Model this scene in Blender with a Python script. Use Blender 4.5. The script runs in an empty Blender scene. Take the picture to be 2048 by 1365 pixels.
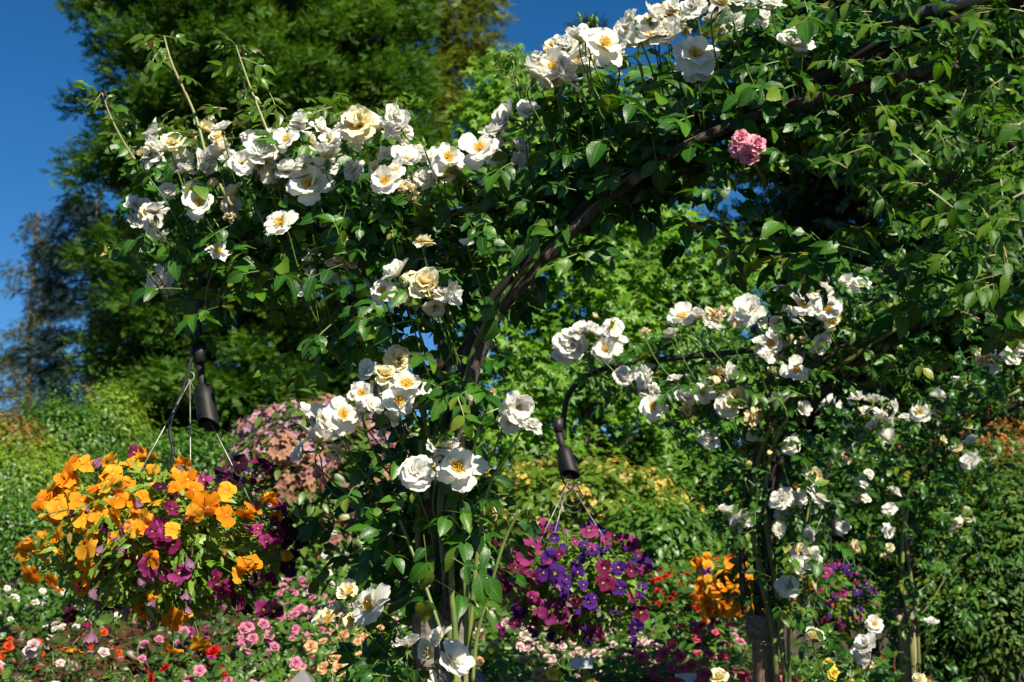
import bpy, math, random
import numpy as np
from mathutils import Matrix, Vector
rng = np.random.default_rng(11)
random.seed(11)
sc = bpy.context.scene
COL = sc.collection
F = 2844.4
EYE = 1.5
TH = math.radians(8.94)
FW = np.array([0, math.cos(TH), math.sin(TH)]); UPV = np.array([0, -math.sin(TH), math.cos(TH)]); RT = np.array([1., 0, 0])
CAMP = np.array([0, 0, EYE])
SUN = np.array([.38, -.64, .67]); SUN = SUN/np.linalg.norm(SUN)

def P(px, py, Y):
    a = (np.asarray(px, float)-1024)/F; b = (682.5-np.asarray(py, float))/F
    d = a[..., None]*RT + b[..., None]*UPV + FW
    return CAMP + d*(np.asarray(Y, float)/d[..., 1])[..., None]
def P1(px, py, Y): return P(np.array([px]), np.array([py]), np.array([Y]))[0]
def pxm(px, Y): return px*Y/F          # pixels to metres
def gz(x, y):                             # ground height
    return np.interp(y, [-50, 3.5, 13, 30, 400], [0, 0, .66, 1.1, 3.])
def yplane(px, off=0):                    # depth on the plane of an arch
    k = (px-1024)/F; X0, Y0 = -.15+1.01*off, 3.0+1.93*off
    t = (k*Y0-X0)/(2.12+1.13*k)
    return Y0-1.13*t

# ------------------------------------------------------------------ mesh builder
class MB:
    def __init__(s): s.V=[]; s.L=[]; s.S=[]; s.M=[]; s.G=[]; s.n=0
    def add(s, V, Fs, m=0, g=None):
        V = np.asarray(V, float).reshape(-1, 3)
        Fs = np.asarray(Fs)
        s.V.append(V); s.L.append((Fs+s.n).ravel()); s.S.append(np.full(len(Fs), Fs.shape[1]))
        s.M.append(np.full(len(Fs), m)); s.G.append(np.zeros(len(V)) if g is None else np.broadcast_to(g, len(V)).astype(float)); s.n += len(V)
    def inst(s, T, pos, R, sc_, m=None, g=None):
        V, Fs, tm, tg = T
        N = len(pos); nv = len(V)
        if N == 0: return
        sc_ = np.asarray(sc_, float)
        if sc_.ndim == 0: sc_ = np.full(N, float(sc_))
        VV = V[None]*(sc_[:, None, None] if sc_.ndim == 1 else sc_[:, None, :])
        W = np.einsum('nij,nvj->nvi', R, VV)+np.asarray(pos)[:, None]
        FF = Fs[None]+(np.arange(N)*nv)[:, None, None]
        s.V.append(W.reshape(-1, 3)); s.L.append((FF+s.n).ravel()); s.S.append(np.full(N*len(Fs), Fs.shape[1]))
        s.M.append(np.tile(tm, N) if m is None else np.full(N*len(Fs), m)); s.G.append(np.tile(tg, N)); s.n += N*nv
    def mesh(s, name, mats, smooth=True):
        me = bpy.data.meshes.new(name)
        V = np.concatenate(s.V); L = np.concatenate(s.L).astype(np.int32); S = np.concatenate(s.S).astype(np.int32)
        me.vertices.add(len(V)); me.vertices.foreach_set('co', V.astype(np.float32).ravel())
        me.loops.add(len(L)); me.loops.foreach_set('vertex_index', L)
        me.polygons.add(len(S)); st = np.zeros(len(S), np.int32); st[1:] = np.cumsum(S)[:-1]
        me.polygons.foreach_set('loop_start', st)
        for m in (mats if isinstance(mats, (list, tuple)) else [mats]): me.materials.append(m)
        me.polygons.foreach_set('material_index', np.concatenate(s.M).astype(np.int32))
        me.polygons.foreach_set('use_smooth', np.full(len(S), smooth))
        at = me.attributes.new('grad', 'FLOAT', 'POINT'); at.data.foreach_set('value', np.concatenate(s.G).astype(np.float32))
        me.update(calc_edges=True); me.validate()
        return me

def nrm(a): return a/np.maximum(np.linalg.norm(a, axis=-1, keepdims=True), 1e-9)
def frames(n, a):
    z = nrm(np.asarray(n, float)); a = np.asarray(a, float)
    y = nrm(a-(a*z).sum(-1, keepdims=True)*z); x = np.cross(y, z)
    return np.stack([x, y, z], -1)
def rdir(N): return nrm(rng.normal(size=(N, 3)))
def tube_geo(pts, rad, k=6, cap=True):
    pts = np.asarray(pts, float); n = len(pts); rad = np.broadcast_to(rad, n)
    t = np.gradient(pts, axis=0); t = nrm(t)
    u = np.cross(t[0], [0.31, 0.17, .93]); u /= np.linalg.norm(u)
    V = []
    for i in range(n):
        u = u-(u@t[i])*t[i]; u /= np.linalg.norm(u); w = np.cross(t[i], u)
        a = np.arange(k)*2*math.pi/k
        V.append(pts[i]+rad[i]*(np.cos(a)[:, None]*u+np.sin(a)[:, None]*w))
    V = np.concatenate(V)
    Fs = [[i*k+j, i*k+(j+1) % k, (i+1)*k+(j+1) % k, (i+1)*k+j] for i in range(n-1) for j in range(k)]
    if cap:
        V = np.vstack([V, pts[:1], pts[-1:]]); c0, c1 = n*k, n*k+1
        for j in range(0, k): Fs.append([c0, (j+1) % k, j, j]); Fs.append([c1, (n-1)*k+j, (n-1)*k+(j+1) % k, (n-1)*k+(j+1) % k])
        q = [f for f in Fs if len(set(f)) == 4]; tr = [f[:3] for f in Fs if len(set(f)) == 3]
        return V, np.array(q), np.array(tr)
    return V, np.array(Fs), None
def add_tube(mb, pts, rad, k=6, m=0, cap=True, g=None):
    V, q, tr = tube_geo(pts, rad, k, cap)
    if tr is None: mb.add(V, q, m, g); return
    n0 = mb.n; mb.add(V, q, m, g)
    mb.L.append((tr+n0).ravel()); mb.S.append(np.full(len(tr), 3)); mb.M.append(np.full(len(tr), m))
def add_box(mb, c, size, R=None, m=0):
    c = np.asarray(c, float); h = np.asarray(size, float)/2; b = min(h)*.18
    V = []; idx = {}
    # chamfered box
    Fs4 = []; Fs3 = []
    for sx in (-1, 1):
        for sy in (-1, 1):
            for sz in (-1, 1):
                s = np.array([sx, sy, sz])
                for ax in range(3):
                    v = s*(h-b); v[ax] = s[ax]*h[ax]; idx[(sx, sy, sz, ax)] = len(V); V.append(v)
    def q(l):
        p = np.array([V[i] for i in l]); nn = np.cross(p[1]-p[0], p[2]-p[0])
        return l if nn@p.mean(0) > 0 else l[::-1]
    for ax in range(3):
        o = [i for i in range(3) if i != ax]
        for s in (-1, 1):
            l = []
            for a, bb in ((-1, -1), (1, -1), (1, 1), (-1, 1)):
                k = [0, 0, 0]; k[ax] = s; k[o[0]] = a; k[o[1]] = bb; l.append(idx[(*k, ax)])
            Fs4.append(q(l))
        for a in (-1, 1):
            for bb in (-1, 1):
                l = []
                for s in (-1, 1):
                    k = [0, 0, 0]; k[ax] = s; k[o[0]] = a; k[o[1]] = bb
                    l += [idx[(*k, o[0])], idx[(*k, o[1])]][::(1 if s < 0 else -1)]
                Fs4.append(q(l))
    for sx in (-1, 1):
        for sy in (-1, 1):
            for sz in (-1, 1): Fs3.append(q([idx[(sx, sy, sz, 0)], idx[(sx, sy, sz, 1)], idx[(sx, sy, sz, 2)]]))
    V = np.array(V)
    if R is not None: V = V@np.asarray(R).T
    n0 = mb.n; mb.add(V+c, Fs4, m)
    tr = np.array(Fs3); mb.L.append((tr+n0).ravel()); mb.S.append(np.full(8, 3)); mb.M.append(np.full(8, m))
def bez(pts, n=12):
    """smooth curve (Catmull-Rom) through points"""
    p = np.asarray(pts, float); p = np.vstack([2*p[0]-p[1], p, 2*p[-1]-p[-2]]); out = []
    for i in range(1, len(p)-2):
        for t in np.linspace(0, 1, n, endpoint=False):
            a, b, c, d = p[i-1:i+3]
            out.append(.5*((2*b)+(-a+c)*t+(2*a-5*b+4*c-d)*t*t+(-a+3*b-3*c+d)*t**3))
    out.append(p[-2]); return np.array(out)

# ------------------------------------------------------------------ object helpers
WM = {}
def link(name, data, parent=None, M=None):
    o = bpy.data.objects.new(name, data); COL.objects.link(o)
    M = Matrix.Identity(4) if M is None else Matrix(M)
    WM[o.name] = M
    if parent is not None:
        o.parent = parent; o.matrix_local = WM[parent.name].inverted() @ M
    else: o.matrix_world = M; o.matrix_basis = M
    return o
def thing(name, label, cat, loc, group=None):
    o = link(name, None, None, Matrix.Translation(Vector(loc)))
    o.empty_display_size = .1
    return tag(o, label, cat, group)
def tag(o, label, cat, group=None):
    o['label'] = label; o['category'] = cat
    if group: o['group'] = group
    return o
def struct(o): o['kind'] = 'structure'; return o
def fmat(R, pos, s):
    M = Matrix.Identity(4)
    for i in range(3):
        for j in range(3): M[i][j] = R[i][j]*s
        M[i][3] = pos[i]
    return M

# ------------------------------------------------------------------ materials
def mat_base(name):
    m = bpy.data.materials.new(name); m.use_nodes = True; nt = m.node_tree
    return m, nt, nt.nodes['Principled BSDF'], nt.nodes['Material Output']
def ramp(nt, stops, fac=None, interp='LINEAR'):
    r = nt.nodes.new('ShaderNodeValToRGB'); e = r.color_ramp.elements; r.color_ramp.interpolation = interp
    while len(e) < len(stops): e.new(.5)
    for i, (p, c) in enumerate(stops): e[i].position = p; e[i].color = (*c, 1)
    if fac is not None: nt.links.new(fac, r.inputs['Fac'])
    return r.outputs['Color']
def leaf_mat(name, cols, rough=.4, trans=.3, tcol=None, spec=.5, nscale=3., vein=0.):
    """leaf with a colour of its own per leaf, broad clump-to-clump variety and some light coming through"""
    m, nt, b, out = mat_base(name)
    g = nt.nodes.new('ShaderNodeNewGeometry'); tc = nt.nodes.new('ShaderNodeTexCoord')
    no = nt.nodes.new('ShaderNodeTexNoise'); no.inputs['Scale'].default_value = nscale; no.inputs['Detail'].default_value = 2
    nt.links.new(tc.outputs['Object'], no.inputs['Vector'])
    ma = nt.nodes.new('ShaderNodeMath'); ma.operation = 'MULTIPLY_ADD'
    nt.links.new(g.outputs['Random Per Island'], ma.inputs[0]); ma.inputs[1].default_value = .62
    mb = nt.nodes.new('ShaderNodeMath'); mb.operation = 'MULTIPLY_ADD'
    nt.links.new(no.outputs['Fac'], mb.inputs[0]); mb.inputs[1].default_value = 1.1; mb.inputs[2].default_value = -.36
    nt.links.new(mb.outputs[0], ma.inputs[2])
    n = len(cols); c = ramp(nt, [(i/(n-1) if n > 1 else 0, k) for i, k in enumerate(cols)], ma.outputs[0])
    if vein:
        at = nt.nodes.new('ShaderNodeAttribute'); at.attribute_name = 'grad'
        vr = ramp(nt, [(0, (1, 1, 1)), (.10, (.5, .5, .5)), (.16, (0, 0, 0))], at.outputs['Fac'])
        vm = nt.nodes.new('ShaderNodeMix'); vm.data_type = 'RGBA'; vm.inputs['B'].default_value = (.10, .20, .04, 1)
        vf = nt.nodes.new('ShaderNodeMath'); vf.operation = 'MULTIPLY'; vf.inputs[1].default_value = vein; nt.links.new(vr, vf.inputs[0])
        nt.links.new(vf.outputs[0], vm.inputs['Factor']); nt.links.new(c, vm.inputs['A']); c = vm.outputs['Result']
        n2 = nt.nodes.new('ShaderNodeTexNoise'); n2.inputs['Scale'].default_value = 260; n2.inputs['Detail'].default_value = 3; nt.links.new(tc.outputs['Object'], n2.inputs['Vector'])
        bp = nt.nodes.new('ShaderNodeBump'); bp.inputs['Strength'].default_value = .35; bp.inputs['Distance'].default_value = .002
        nt.links.new(n2.outputs['Fac'], bp.inputs['Height']); nt.links.new(bp.outputs[0], b.inputs['Normal'])
    nt.links.new(c, b.inputs['Base Color']); b.inputs['Roughness'].default_value = rough
    b.inputs['Specular IOR Level'].default_value = spec
    if trans > 0:
        t = nt.nodes.new('ShaderNodeBsdfTranslucent'); mx = nt.nodes.new('ShaderNodeMixShader'); mx.inputs[0].default_value = trans
        hs = nt.nodes.new('ShaderNodeMix'); hs.data_type = 'RGBA'; hs.blend_type = 'MULTIPLY'; hs.inputs['Factor'].default_value = 1
        nt.links.new(c, hs.inputs['A']); hs.inputs['B'].default_value = (*(tcol or (2.2, 2.0, .8)), 1)
        nt.links.new(hs.outputs['Result'], t.inputs['Color'])
        nt.links.new(b.outputs[0], mx.inputs[1]); nt.links.new(t.outputs[0], mx.inputs[2]); nt.links.new(mx.outputs[0], out.inputs[0])
    return m
def petal_mat(name, stops, rough=.6, trans=.35, var=.12):
    """petal coloured from its base (0) to its rim (1)"""
    m, nt, b, out = mat_base(name)
    at = nt.nodes.new('ShaderNodeAttribute'); at.attribute_name = 'grad'
    g = nt.nodes.new('ShaderNodeNewGeometry'); oi = nt.nodes.new('ShaderNodeObjectInfo')
    c = ramp(nt, stops, at.outputs['Fac'])
    ad = nt.nodes.new('ShaderNodeMath'); ad.operation = 'ADD'
    nt.links.new(g.outputs['Random Per Island'], ad.inputs[0]); nt.links.new(oi.outputs['Random'], ad.inputs[1])
    mr = nt.nodes.new('ShaderNodeMapRange'); nt.links.new(ad.outputs[0], mr.inputs[0]); mr.inputs[2].default_value = 2
    mr.inputs[1].default_value = 0; mr.inputs[3].default_value = 1-var; mr.inputs[4].default_value = 1+var*.3
    h = nt.nodes.new('ShaderNodeHueSaturation'); nt.links.new(c, h.inputs['Color']); nt.links.new(mr.outputs[0], h.inputs['Value'])
    nt.links.new(h.outputs[0], b.inputs['Base Color']); b.inputs['Roughness'].default_value = rough; b.inputs['Specular IOR Level'].default_value = .25
    t = nt.nodes.new('ShaderNodeBsdfTranslucent'); nt.links.new(h.outputs[0], t.inputs['Color'])
    mx = nt.nodes.new('ShaderNodeMixShader'); mx.inputs[0].default_value = trans
    nt.links.new(b.outputs[0], mx.inputs[1]); nt.links.new(t.outputs[0], mx.inputs[2]); nt.links.new(mx.outputs[0], out.inputs[0])
    return m
def noise_mat(name, stops, scale=20, stretch=(1, 1, 1), rough=.8, metal=0., bump=.3, detail=5, spec=.5):
    m, nt, b, out = mat_base(name)
    tc = nt.nodes.new('ShaderNodeTexCoord'); mp = nt.nodes.new('ShaderNodeMapping'); mp.inputs['Scale'].default_value = stretch
    no = nt.nodes.new('ShaderNodeTexNoise'); no.inputs['Scale'].default_value = scale; no.inputs['Detail'].default_value = detail
    nt.links.new(tc.outputs['Object'], mp.inputs[0]); nt.links.new(mp.outputs[0], no.inputs['Vector'])
    nt.links.new(ramp(nt, stops, no.outputs['Fac']), b.inputs['Base Color'])
    b.inputs['Roughness'].default_value = rough; b.inputs['Metallic'].default_value = metal; b.inputs['Specular IOR Level'].default_value = spec
    if bump:
        bp = nt.nodes.new('ShaderNodeBump'); bp.inputs['Strength'].default_value = bump; bp.inputs['Distance'].default_value = .01
        nt.links.new(no.outputs['Fac'], bp.inputs['Height']); nt.links.new(bp.outputs[0], b.inputs['Normal'])
    return m
M = {}
M['rose_leaf'] = leaf_mat('rose_leaf', [(.008, .038, .004), (.014, .066, .006), (.026, .105, .007), (.06, .16, .011), (.22, .22, .02)], rough=.38, trans=.25, spec=.42, nscale=6, vein=.5)
M['young_leaf'] = leaf_mat('young_leaf', [(.10, .04, .012), (.055, .12, .012), (.09, .19, .015), (.06, .16, .014)], rough=.32, trans=.4, spec=.55, nscale=9, vein=.4)
M['rambler_leaf'] = leaf_mat('rambler_leaf', [(.010, .042, .005), (.022, .082, .007), (.055, .15, .010), (.15, .23, .020)], rough=.45, trans=.4, spec=.3, nscale=4, vein=.3)
M['cane_green'] = noise_mat('cane_green', [(.35, (.07, .11, .02)), (.6, (.16, .20, .045)), (.75, (.20, .15, .06))], 14, (1, 1, .4), .5, bump=.1)
M['stem_green'] = noise_mat('stem_green', [(.3, (.05, .12, .02)), (.7, (.11, .17, .03))], 12, rough=.5, bump=0)
M['young_cane'] = noise_mat('young_cane', [(.35, (.15, .20, .06)), (.65, (.26, .20, .09)), (.8, (.30, .12, .06))], 9, rough=.45, bump=0)
M['bark_cane'] = noise_mat('bark_cane', [(.3, (.018, .014, .010)), (.52, (.07, .052, .038)), (.75, (.21, .165, .125))], 55, (1, 1, .4), .95, bump=1)
W0 = (.84, .84, .80)
M['petal_white'] = petal_mat('petal_white', [(0, (.80, .60, .12)), (.18, (.84, .76, .42)), (.40, (.87, .86, .78)), (1, (.88, .875, .84))], trans=.43)
M['petal_cream'] = petal_mat('petal_cream', [(0, (.88, .46, .02)), (.34, (.90, .64, .12)), (.62, (.90, .83, .50)), (1, (.88, .86, .72))])
M['petal_bud'] = petal_mat('petal_bud', [(0, (.75, .6, .15)), (.6, (.85, .72, .32)), (1, (.86, .78, .5))])
M['petal_old'] = petal_mat('petal_old', [(0, (.45, .22, .05)), (.4, (.7, .55, .3)), (1, (.78, .68, .48))])
M['petal_pink'] = petal_mat('petal_pink', [(0, (.78, .14, .20)), (.5, (.84, .28, .38)), (1, (.88, .48, .58))])
M['stamen'] = noise_mat('stamen', [(.3, (.70, .36, .012)), (.7, (.85, .58, .06))], 60, rough=.7, bump=0)
M['sepal'] = leaf_mat('sepal', [(.05, .12, .02), (.10, .20, .03)], trans=.15)
def pansy(n, rim, mid, eye, line): 
    return petal_mat(n, [(0, eye), (.05, eye), (.10, line), (.42, mid), (1, rim)], rough=.75, trans=.42, var=.22)
M['pansy_orange'] = pansy('pansy_orange', (.87, .35, .009), (.87, .28, .005), (.8, .5, .05), (.62, .14, .004))
M['pansy_gold'] = pansy('pansy_gold', (.89, .49, .035), (.89, .42, .018), (.8, .55, .05), (.72, .25, .01))
M['pansy_magenta'] = pansy('pansy_magenta', (.25, .010, .085), (.17, .006, .065), (.8, .55, .03), (.05, .003, .05))
M['pansy_rose'] = pansy('pansy_rose', (.42, .06, .22), (.33, .03, .18), (.8, .55, .03), (.09, .006, .06))
M['pansy_violet'] = pansy('pansy_violet', (.10, .016, .26), (.075, .010, .22), (.8, .55, .03), (.03, .004, .08))
M['pansy_dark'] = pansy('pansy_dark', (.06, .006, .035), (.04, .004, .03), (.5, .3, .02), (.02, .002, .02))
M['pansy_pale'] = pansy('pansy_pale', (.36, .20, .30), (.28, .13, .24), (.3, .2, .2), (.22, .09, .2))
M['pansy_leaf'] = leaf_mat('pansy_leaf', [(.06, .14, .012), (.11, .23, .018), (.17, .29, .03), (.27, .30, .06)], rough=.45, trans=.35, nscale=8)
M['dry_leaf'] = leaf_mat('dry_leaf', [(.18, .08, .02), (.30, .16, .05), (.42, .27, .10)], rough=.8, trans=.2)
M['coir'] = noise_mat('coir', [(.3, (.07, .035, .012)), (.7, (.26, .15, .06))], 50, rough=1, bump=1)
M['steel_black'] = noise_mat('steel_black', [(.3, (.006, .005, .004)), (.7, (.020, .015, .011))], 30, rough=.65, metal=.0, bump=.1)
M['rubber'] = noise_mat('rubber', [(.3, (.010, .010, .011)), (.7, (.03, .03, .03))], 40, rough=.5, bump=0)
M['lamp_paint'] = noise_mat('lamp_paint', [(.3, (.004, .0044, .005)), (.7, (.011, .011, .013))], 60, rough=.55, spec=.3, bump=.05)
M['wire'] = noise_mat('wire', [(.3, (.20, .20, .19)), (.7, (.42, .42, .40))], 60, rough=.45, metal=.6, bump=0)
M['pipe_grey'] = noise_mat('pipe_grey', [(.3, (.16, .16, .17)), (.7, (.28, .28, .29))], 20, rough=.6, bump=.1)
M['post_wood'] = noise_mat('post_wood', [(.28, (.07, .042, .024)), (.5, (.24, .155, .095)), (.72, (.40, .30, .20))], 26, (1, 1, .07), .9, bump=.9)
M['post_grey'] = noise_mat('post_grey', [(.3, (.08, .068, .055)), (.7, (.27, .24, .20))], 45, rough=.95, bump=.8)
M['rust_strap'] = noise_mat('rust_strap', [(.3, (.035, .02, .014)), (.7, (.15, .085, .05))], 18, (1, 1, .3), .8, bump=.4)
M['twine'] = noise_mat('twine', [(.3, (.25, .19, .11)), (.7, (.42, .34, .22))], 90, rough=1, bump=.5)
M['soil'] = noise_mat('soil', [(.3, (.02, .013, .008)), (.55, (.05, .035, .02)), (.75, (.035, .05, .015))], 1.5, rough=1, bump=.5)
M['bark_red'] = noise_mat('bark_red', [(.3, (.07, .035, .02)), (.6, (.22, .11, .06)), (.75, (.36, .2, .12))], 5, (3, 3, .5), .95, bump=1)
M['bark_brown'] = noise_mat('bark_brown', [(.3, (.035, .024, .016)), (.6, (.13, .09, .06)), (.75, (.24, .18, .13))], 12, (2, 2, .5), .95, bump=1)
M['bark_grey'] = noise_mat('bark_grey', [(.3, (.08, .06, .045)), (.7, (.22, .17, .13))], 4, (2, 2, .4), .95, bump=.6)
M['slate'] = noise_mat('slate', [(.3, (.10, .10, .11)), (.7, (.19, .19, .20))], 25, rough=.7, bump=.2)
M['sign_white'] = noise_mat('sign_white', [(.3, (.62, .62, .58)), (.7, (.74, .74, .70))], 30, rough=.5, bump=0)
M['log'] = noise_mat('log', [(.3, (.07, .05, .035)), (.7, (.2, .15, .1))], 14, (.2, 2, 2), .9, bump=.6)

# ------------------------------------------------------------------ leaf and petal templates
def T(V, Fs, m=0, g=0.):
    V = np.array(V, float); Fs = np.array(Fs)
    return (V, Fs, np.full(len(Fs), m) if np.ndim(m) == 0 else np.array(m), np.full(len(V), float(g)) if np.ndim(g) == 0 else np.array(g))
def merge(Ts):
    V = []; Fs = []; m = []; g = []; n = 0
    for t in Ts: V.append(t[0]); Fs.append(t[1]+n); m.append(t[2]); g.append(t[3]); n += len(t[0])
    return (np.vstack(V), np.vstack(Fs), np.concatenate(m), np.concatenate(g))
def xf(t, R=np.eye(3), s=1., p=(0, 0, 0)): return ((t[0]*s)@np.asarray(R).T+np.asarray(p), t[1], t[2], t[3])
def rotz(a): c, s = math.cos(a), math.sin(a); return np.array([[c, -s, 0], [s, c, 0], [0, 0, 1]])
def rotx(a): c, s = math.cos(a), math.sin(a); return np.array([[1, 0, 0], [0, c, -s], [0, s, c]])
def roty(a): c, s = math.cos(a), math.sin(a); return np.array([[c, 0, s], [0, 1, 0], [-s, 0, c]])
def leaflet(wid=.62, rows=6, fold=.22, curl=.28, wave=.0, seed=0):
    """one leaf blade of length 1 along +Y, fold along its midrib, pointed tip"""
    r = np.random.default_rng(seed); V = []; Fs = []; Gq = []
    for i in range(rows+1):
        u = i/rows; Gq += [1, .5, 0, .5, 1]; w = wid*.5*(math.sin(math.pi*min(1, u**.8*1.0))**.8*(1-.18*u)+.012) if u < 1 else .006
        zc = -curl*u*u
        for v in (-1, -.5, 0, .5, 1):
            V.append((w*v, u, zc+fold*abs(w*v)+wave*math.sin(9*u+v*2)*abs(v)*.5+(.02*math.sin(14*u)*abs(v) if abs(v) == 1 else 0)))
    for i in range(rows):
        for j in range(4): a = i*5+j; Fs.append((a, a+1, a+6, a+5))
    return T(V, Fs, 0, Gq)
def simple_leaf(wid=.5, fold=.25, curl=.25):
    V = []; 
    for u, w in ((0, .04), (.3, .9), (.65, .85), (1, .03)):
        z = -curl*u*u; h = w*wid/2
        V += [(-h, u, z+fold*h), (0, u, z), (h, u, z+fold*h)]
    Fs = [(i*3+j, i*3+j+1, i*3+j+4, i*3+j+3) for i in range(3) for j in (0, 1)]
    return T(V, Fs)
def strip(p, w=.02):
    p = np.asarray(p, float); V = []; 
    for q in p: V += [q+[-w, 0, 0], q+[w, 0, w*.6]]
    return T(V, [(2*i, 2*i+1, 2*i+3, 2*i+2) for i in range(len(p)-1)], m=1)
def compound(seed, n=5, wid=.66, droop=.25, rows=6):
    """compound rose leaf of total length about 1 with its leaf stalk"""
    r = np.random.default_rng(seed); ts = []
    lf = [leaflet(wid*r.uniform(.85, 1.1), rows, r.uniform(.1, .4), r.uniform(.1, .45), .03, k) for k in range(4)]
    st = [(0, u*.62, -droop*u*u*.3) for u in np.linspace(0, 1, 4)]
    ts.append(strip(st, .011))
    ts.append(xf(lf[0], rotx(-r.uniform(.1, .6))@roty(r.uniform(-.4, .4)), .46, (0, .60, -droop*.3)))
    for k, (u, s) in enumerate([(.50, .42), (.24, .34)][:(n-1)//2]):
        for sd in (-1, 1):
            a = r.uniform(.85, 1.25)
            ts.append(xf(lf[1+(k+(sd > 0)) % 3], rotz(-sd*a)@roty(sd*r.uniform(-.2, .6))@rotx(-r.uniform(0, .5)), s*r.uniform(.85, 1.1), (0, u, -droop*.3*u)))
    return merge(ts)
COMP = [compound(s, 5) for s in range(7)]+[compound(20+s, 3, .7) for s in range(3)]
YOUNG = [compound(50+s, 5, .5, .5) for s in range(4)]
NARROW = [compound(80+s, 5, .5, .3, 4) for s in range(5)]
LEAF = [leaflet(.6, 4, .25, .3, .03, s) for s in range(3)]
SLEAF = simple_leaf()
def petal(L, W, th0, th1, cup, ruf, rng_, notch=.08, rows=7, cols=7, az=0, r0=.03, h0=0):
    """petal from the flower's middle outwards; th = climb above the flower's plane at base and rim"""
    V = []; G = []; Fs = []; ph = rng_.uniform(0, 6.3, 4); r = r0; h = h0; du = L/rows
    ws = np.interp(np.linspace(0, 1, rows+1), [0, .2, .45, .7, .88, 1], [.20, .56, .88, 1, .90, .55])
    for i in range(rows+1):
        u = i/rows; th = th0+(th1-th0)*u
        if i: r += math.cos(th)*du; h += math.sin(th)*du
        for v in np.linspace(-1, 1, cols):
            x = W*.5*ws[i]*v
            back = notch*L*u**4*(1-abs(abs(v)-.5)*2)*-1 + .10*L*u**3*v*v
            rr = r-back*math.cos(th)-cup*.6*v*v*u*W*math.sin(max(th, 0)); hh = h-back*math.sin(th)+cup*W*v*v*(.2+.8*u)
            rf = ruf*u**1.5*(math.sin(4.1*v+ph[0])+.6*math.sin(7*v+ph[1])+.5*math.sin(5*u+ph[2]))
            hh += rf*math.cos(th); rr -= rf*math.sin(th)*.7
            V.append((x, rr, hh)); G.append(u)
    for i in range(rows):
        for j in range(cols-1): a = i*cols+j; Fs.append((a, a+1, a+cols+1, a+cols))
    return xf(T(V, Fs, 0, G), rotz(az))
def calyx(size=.09, long=.22, depth=-.02):
    ts = []
    for k in range(5):
        s = simple_leaf(.35, .2, .9)
        ts.append(xf(T(s[0], s[1], 1), rotz(k*1.2566+.3)@rotx(-.5), long, (0, 0, depth)))
    V, q, tr = tube_geo([(0, 0, depth-.10), (0, 0, depth-.07), (0, 0, depth-.03), (0, 0, depth+.01)], [.02, .05, .055, .04], 6, False)
    ts.append(T(V, q, 1)); return merge(ts)
def blossom(seed, kind):
    """flower of diameter about 1, facing +Z"""
    r = np.random.default_rng(seed); ts = []
    if kind == 'open': wh = [(5, .50, .56, .35, -.25, .03), (5, .43, .48, .75, .15, .05)] if seed % 2 else [(7, .50, .44, .25, -.3, .03), (5, .40, .34, .85, .3, .08)]
    elif kind == 'side': wh = [(6, .54, .52, .75, .30, .05), (6, .46, .46, 1.1, .55, .08), (3, .34, .36, 1.3, .9, .1)]
    elif kind == 'double': wh = [(6, .50, .54, .40, -.35, .03), (6, .46, .48, .8, .15, .06), (6, .36, .42, 1.15, .75, .12), (5, .26, .32, 1.45, 1.3, .12)]
    elif kind == 'cup': wh = [(5, .50, .54, .55, .15, .06), (5, .46, .5, 1.0, .55, .1), (5, .40, .42, 1.3, 1.0, .12)]
    elif kind == 'bud': wh = [(5, .62, .44, 1.30, 1.75, .25), (4, .62, .36, 1.45, 1.75, .25)]
    elif kind == 'old': wh = [(6, .42, .32, -.2, -1.1, .0), (6, .40, .30, .8, .1, .15), (5, .3, .26, 1.2, 1.3, .1)]
    elif kind == 'rosette': wh = [(8, .46, .36, .25, -.15, .05), (8, .40, .34, .7, .35, .08), (7, .32, .3, 1.0, .9, .1), (6, .24, .24, 1.2, 1.3, .12), (4, .16, .2, 1.4, 1.5, .1)]
    n = 0
    for w, (k, L, Wd, t0, t1, cup) in enumerate(wh):
        off = r.uniform(0, 6.3)
        for i in range(k):
            j = r.uniform(.80, 1.14); ruf = {'bud': .004, 'old': .05}.get(kind, .018)
            ts.append(petal(L*j, Wd*r.uniform(.88, 1.1), t0+r.normal()*(.2 if kind != 'rosette' else .08), t1+r.normal()*(.42 if kind != 'rosette' else .14), cup, ruf*(r.uniform(.7, 2.2)), r, r.uniform(0, .12),
                            az=off+i*6.2832/k+r.normal()*.12, r0=.03 if kind not in ('bud',) else .06, h0=.012*w+r.uniform(0, .008)))
    ts.append(calyx())
    return merge(ts)
def stamens(seed, n=60, R=.15):
    r = np.random.default_rng(seed); ts = []
    for i in range(n):
        a = r.uniform(0, 6.28); q = math.sqrt(r.uniform(0, 1)); L = r.uniform(.08, .15)
        e = np.array([math.cos(a)*R*q, math.sin(a)*R*q, .03+L*(1-.35*q)]); b = np.array([math.cos(a)*.03, math.sin(a)*.03, .02])
        s = np.array([-math.sin(a), math.cos(a), 0])*.004
        ts.append(T([b-s, b+s, e+s, e-s], [(0, 1, 2, 3)]))
        o = .016
        c = [e+d for d in np.array([(o, 0, 0), (0, o, 0), (-o, 0, 0), (0, -o, 0), (0, 0, o), (0, 0, -o)])]
        ts.append(T(c, [(0, 1, 4, 4), (1, 2, 4, 4), (2, 3, 4, 4), (3, 0, 4, 4), (1, 0, 5, 5), (2, 1, 5, 5), (3, 2, 5, 5), (0, 3, 5, 5)]))
    return merge(ts)
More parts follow.
